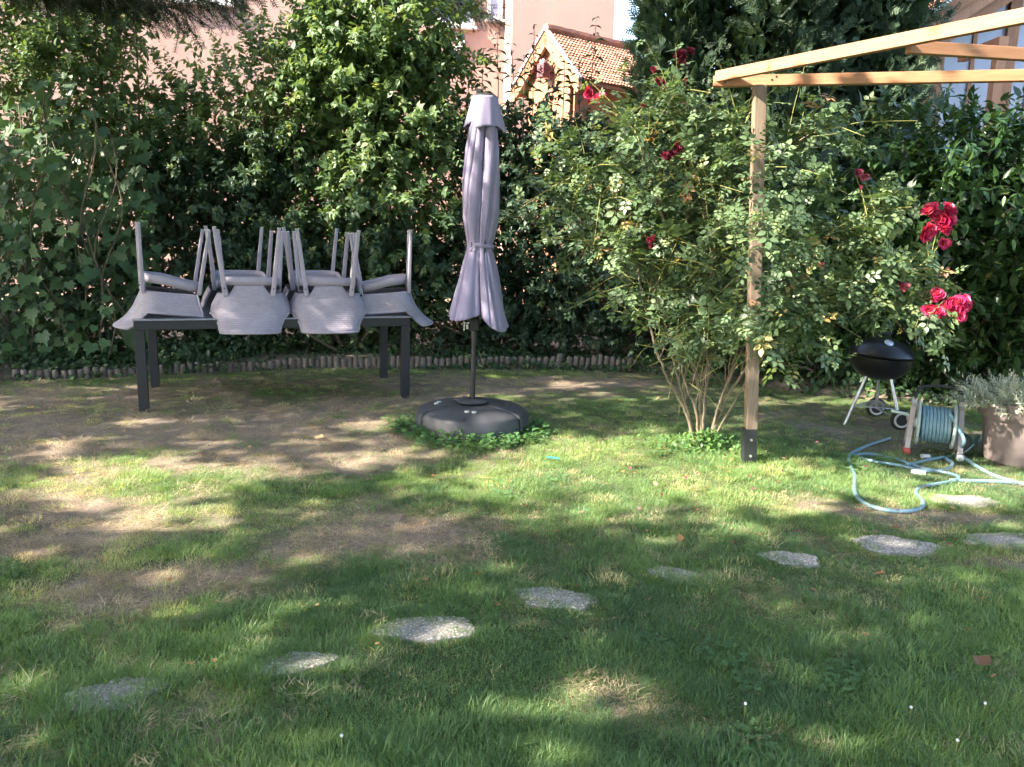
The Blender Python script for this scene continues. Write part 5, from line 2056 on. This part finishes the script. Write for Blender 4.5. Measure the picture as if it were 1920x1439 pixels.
def grass():
    lush = [tuft_mesh('grass_tuft', 95, .028, .062, .095, .0030, LF['grass'], .8, k) for k in range(5)]
    short = [tuft_mesh('grass_tuft', 70, .014, .036, .085, .0030, LF['grass'], 1.0, 20 + k) for k in range(4)]
    longer = [tuft_mesh('grass_tuft', 26, .05, .10, .06, .0036, LF['grass'], .8, 40 + k, 4) for k in range(3)]
    meshes = lush + short + longer
    x, y = lawn_points(24000)
    b = bare(x, y)
    n0 = 1500        # tufts creeping over the rims of the stepping stones
    k = rng.integers(0, len(STONES), n0)
    st = np.array(STONES)
    th = rng.uniform(0, 6.28, n0)
    ra = rng.uniform(.90, 1.3, n0)
    uu, vv = st[k, 2] * ra * np.cos(th), st[k, 3] * ra * np.sin(th)
    x = np.concatenate([x, st[k, 0] + uu * np.cos(st[k, 4]) - vv * np.sin(st[k, 4])])
    y = np.concatenate([y, st[k, 1] + uu * np.sin(st[k, 4]) + vv * np.cos(st[k, 4])])
    b = np.concatenate([b, rng.uniform(.3, .75, n0)])
    sh = .5 + .5 * fbm(x, y, 1.5, 12)
    ok = (rng.random(len(x)) > b * 1.02 - .10) & ~blocked(x, y, -.028 + .05 * fbm(x, y, 6.0, 31))
    x, y, b, sh = x[ok], y[ok], b[ok], sh[ok]
    n = len(x)
    far = np.clip((y - 4.5) / 3, 0, 1)
    u = rng.random(n)
    idx = np.where(u < .10 * (1 - far) * (sh > .45), 9 + rng.integers(0, 3, n), np.where((u < .28 + .3 * far + .4 * b) | (sh < .25), 5 + rng.integers(0, 4, n), rng.integers(0, 5, n)))
    s = rng.uniform(.7, 1.1, n) * (1 - .28 * b) * (1 - .2 * far)
    rot = np.stack([rng.normal(0, .12, n), rng.normal(0, .12, n), rng.uniform(0, 6.28, n)], 1)
    tone = np.clip(.38 + .28 * fbm(x, y, .8, 14) + .16 * fbm(x, y, 3.1, 15) + .25 * b + rng.normal(0, .13, n), 0, .93)
    tone = np.where((rng.random(n) < .03 + .10 * b) & (idx < 9) & ((y > 3.0) | (idx > 4)), 1.0, tone)
    scatter('grass', 'short green grass covering the lawn', 'grass', np.stack([x, y, ground_z(x, y)], 1), rot, np.stack([s, s, s * rng.uniform(.5, .82, n)], 1), idx, tone, meshes)
    # dry straw lying on the worn ground
    straw = [tuft_mesh('straw_tuft', 54, .018, .045, .09, .0024, LF['straw'], 2.2, 60 + k) for k in range(4)]
    x, y = lawn_points(14000)
    b = bare(x, y)
    ok = (rng.random(len(x)) < b * .95) & ~blocked(x, y)
    x, y, b = x[ok], y[ok], b[ok]
    n = len(x)
    s = rng.uniform(.6, 1.1, n)
    scatter('dry_straw', 'dry straw and dead grass on the worn patches', 'straw', np.stack([x, y, ground_z(x, y)], 1), np.stack([rng.normal(0, .2, n), rng.normal(0, .2, n), rng.uniform(0, 6.28, n)], 1),
            np.stack([s, s, s * .34], 1), rng.integers(0, 4, n), np.clip(rng.normal(.45, .25, n), 0, 1), straw)
    # clover and creeping weeds
    cl = [clover_mesh('clover_tuft', 44, .10, LF['clover'], 80 + k) for k in range(4)]
    x, y = lawn_points(6500)
    pat = fbm(x, y, 1.3, 21) + .5 * fbm(x, y, 3.7, 22)
    ring = np.abs(np.hypot(x - UMB[0], y - UMB[1]) - .52) < .10
    b = bare(x, y)
    ok = ((pat > .85) & (rng.random(len(x)) < .18) & (rng.random(len(x)) > b * .9) | (ring & (y < 6.1))) & ~blocked(x, y, -.01)
    x, y = x[ok], y[ok]
    n = len(x)
    s = rng.uniform(.65, 1.1, n)
    scatter('clover', 'patches of clover and creeping weeds in the lawn', 'clover', np.stack([x, y, ground_z(x, y) + .005], 1), np.stack([rng.normal(0, .1, n), rng.normal(0, .1, n), rng.uniform(0, 6.28, n)], 1),
            np.stack([s, s, s], 1), rng.integers(0, 4, n), np.clip(rng.normal(.45, .25, n), 0, 1), cl)


grass()


# ------------------------------------------------------------------ small things on the lawn
def weeds():
    # leafy weeds at the foot of the parasol base and the rose
    L = Leaves()
    n = 420
    th = rng.uniform(math.pi * 1.05, math.pi * 2.08, n)
    rr = rng.uniform(.44, .60, n)
    x, y = UMB[0] + rr * np.cos(th), UMB[1] + rr * np.sin(th)
    p = np.stack([x, y, ground_z(x, y) + rng.uniform(.02, .085, n) * np.clip(1.6 - (rr - .44) * 6, .3, 1)], 1)
    L.add(p, rng.normal(0, 1, (n, 3)) * np.array([1, 1, .3]), rng.normal(0, .3, (n, 3)) + np.array([0, -.3, 1.0]), rng.uniform(.025, .045, n), rng.uniform(.1, .8, n))
    o = L.build('creeping_weeds', tpl_ovate(.9, .03, .05), LF['weed'], None, 'stuff')
    tag(o, 'low round-leaved weeds along the front of the parasol base', 'weeds')
    L = Leaves()
    n = 900
    a = rng.uniform(0, 6.28, n)
    rr = np.abs(rng.normal(0, .17, n))
    x, y = 1.38 + 1.4 * rr * np.cos(a), 5.46 + .8 * rr * np.sin(a)
    p = np.stack([x, y, ground_z(x, y) + rng.uniform(.01, .15, n) * np.exp(-rr * 3)], 1)
    L.add(p, rng.normal(0, 1, (n, 3)) + np.array([0, 0, .2]), rng.normal(0, .3, (n, 3)) + np.array([0, -.2, 1.0]), rng.uniform(.02, .042, n), rng.uniform(.4, 1, n))
    o = L.build('rose_foot_weeds', tpl_ovate(.6, .03, .05), LF['weed'], None, 'stuff')
    tag(o, 'fresh green weeds around the foot of the rose stems', 'weeds')


weeds()


def fallen_leaves():
    me = [leaves_mesh('fallen_leaf', tpl_ovate(.7, .16, -.22), np.zeros((1, 3)), np.array([[0, 1., 0]]), np.array([[0, 0, 1.]]), np.ones(1), np.array([v]), LF['dead']) for v in (.1, .5, .9)]
    big = [(1825, 1272, .085, 0, 'large rust-brown curled leaf lying low on the right of the lawn'), (607, 830, .075, 2, 'pale yellow fallen leaf on the bare ground left of the parasol base'),
           (990, 957, .05, 1, 'tan fallen leaf at the edge of the sunny grass in front of the base'), (806, 897, .05, 1, 'small tan leaf on the lawn in front of the parasol base'),
           (1276, 1028, .05, 1, 'curled tan leaf just above the fifth stepping stone'), (1280, 905, .06, 1, 'large tan leaf on the sunny lawn below the rose'),
           (1230, 925, .045, 2, 'pale leaf on the sunny grass under the rose'), (1670, 1003, .055, 0, 'brown leaf on the grass directly above the largest stepping stone'),
           (1185, 803, .06, 2, 'pale dry leaf in the shaded grass beside the rose stems'), (65, 772, .06, 2, 'pale dry leaf on bare ground left of the table leg'),
           (1640, 1093, .05, 0, 'brown leaf on shaded grass below the largest stepping stone'), (890, 1092, .045, 1, 'tan leaf left above the fourth stepping stone')]
    for px, py, s, v, lab in big:
        p = on_z(px, py)
        o = link('fallen_leaf', me[v])
        o.location = (p[0], p[1], float(ground_z(p[0], p[1])) + .035)
        o.rotation_euler = (random.uniform(-.4, .4), random.uniform(-.4, .4), random.uniform(0, 6.28))
        o.scale = (s, s, s)
        tag(o, lab, 'leaf', 'fallen leaves on the lawn')
    L = Leaves()
    n = 210
    x, y = lawn_points(n, 2.3, 8.0, 0, 1.0)
    x = np.where(rng.random(n) < .55, rng.normal(1.3, .9, n), x)
    y = np.where(rng.random(n) < .4, rng.normal(4.9, .6, n), y)
    p = np.stack([x, y, ground_z(x, y) + rng.uniform(.012, .04, n)], 1)
    L.add(p, rng.normal(0, 1, (n, 3)) * np.array([1, 1, .2]), rng.normal(0, .3, (n, 3)) + np.array([0, 0, 1.0]), rng.uniform(.014, .034, n), rng.random(n))
    o = L.build('leaf_litter', tpl_ovate(.7, .14, -.15), LF['dead'], None, 'stuff')
    tag(o, 'small brown leaf fragments scattered over the grass', 'leaf litter')
    L = Leaves()
    n = 46
    x, y = rng.normal(1.1, .9, n), rng.normal(4.5, .9, n)
    p = np.stack([x, y, ground_z(x, y) + .03], 1)
    L.add(p, rng.normal(0, 1, (n, 3)) * np.array([1, 1, .2]), rng.normal(0, .3, (n, 3)) + np.array([0, 0, 1.0]), rng.uniform(.012, .022, n), rng.random(n))
    o = L.build('fallen_petals', tpl_ovate(.9, .14, -.15), LF['pink_rose'], None, 'stuff')
    tag(o, 'red and pink rose petals fallen on the lawn', 'petals')
    # white clover heads
    ball = MB().lathe([(0, -.5), (.35, -.38), (.5, 0), (.38, .36), (0, .5)], 8).mesh('clover_head', M['white_paint'], True)
    for k, (px, py, lab) in enumerate([(641, 1412, 'white clover head at the bottom edge of the lawn, left of centre'), (1703, 1366, 'white clover head near the bottom right of the lawn'),
                                       (1841, 1360, 'white clover head closest to the bottom right corner'), (1790, 1428, 'white clover head at the very bottom edge, right side'), (1395, 1352, 'white clover head on the lower lawn, right of centre')]):
        p = on_z(px, py)
        e = empty('clover_flower', (p[0], p[1], float(ground_z(p[0], p[1]))))
        tag(e, lab, 'flower', 'white clover flowers')
        h = link('flower_head', ball, None, e)
        h.location = (0, 0, .062)
        h.scale = (.010, .010, .009)
        MB().tube([(0, 0, 0), (0, 0, .058)], .0012, 4).build('stalk', M['cane_green'], e)
    p = on_z(1037, 869)
    o = MB().box((-.045, -.008, 0), (.045, .008, .008)).build('plastic_strip', M['teal'], None, bevel=.003)
    o.location = (p[0], p[1], float(ground_z(p[0], p[1])) + .03)
    o.rotation_euler = (.05, .1, -.1)
    tag(o, 'small teal plastic strip lying in the sunny grass', 'plastic strip')


fallen_leaves()
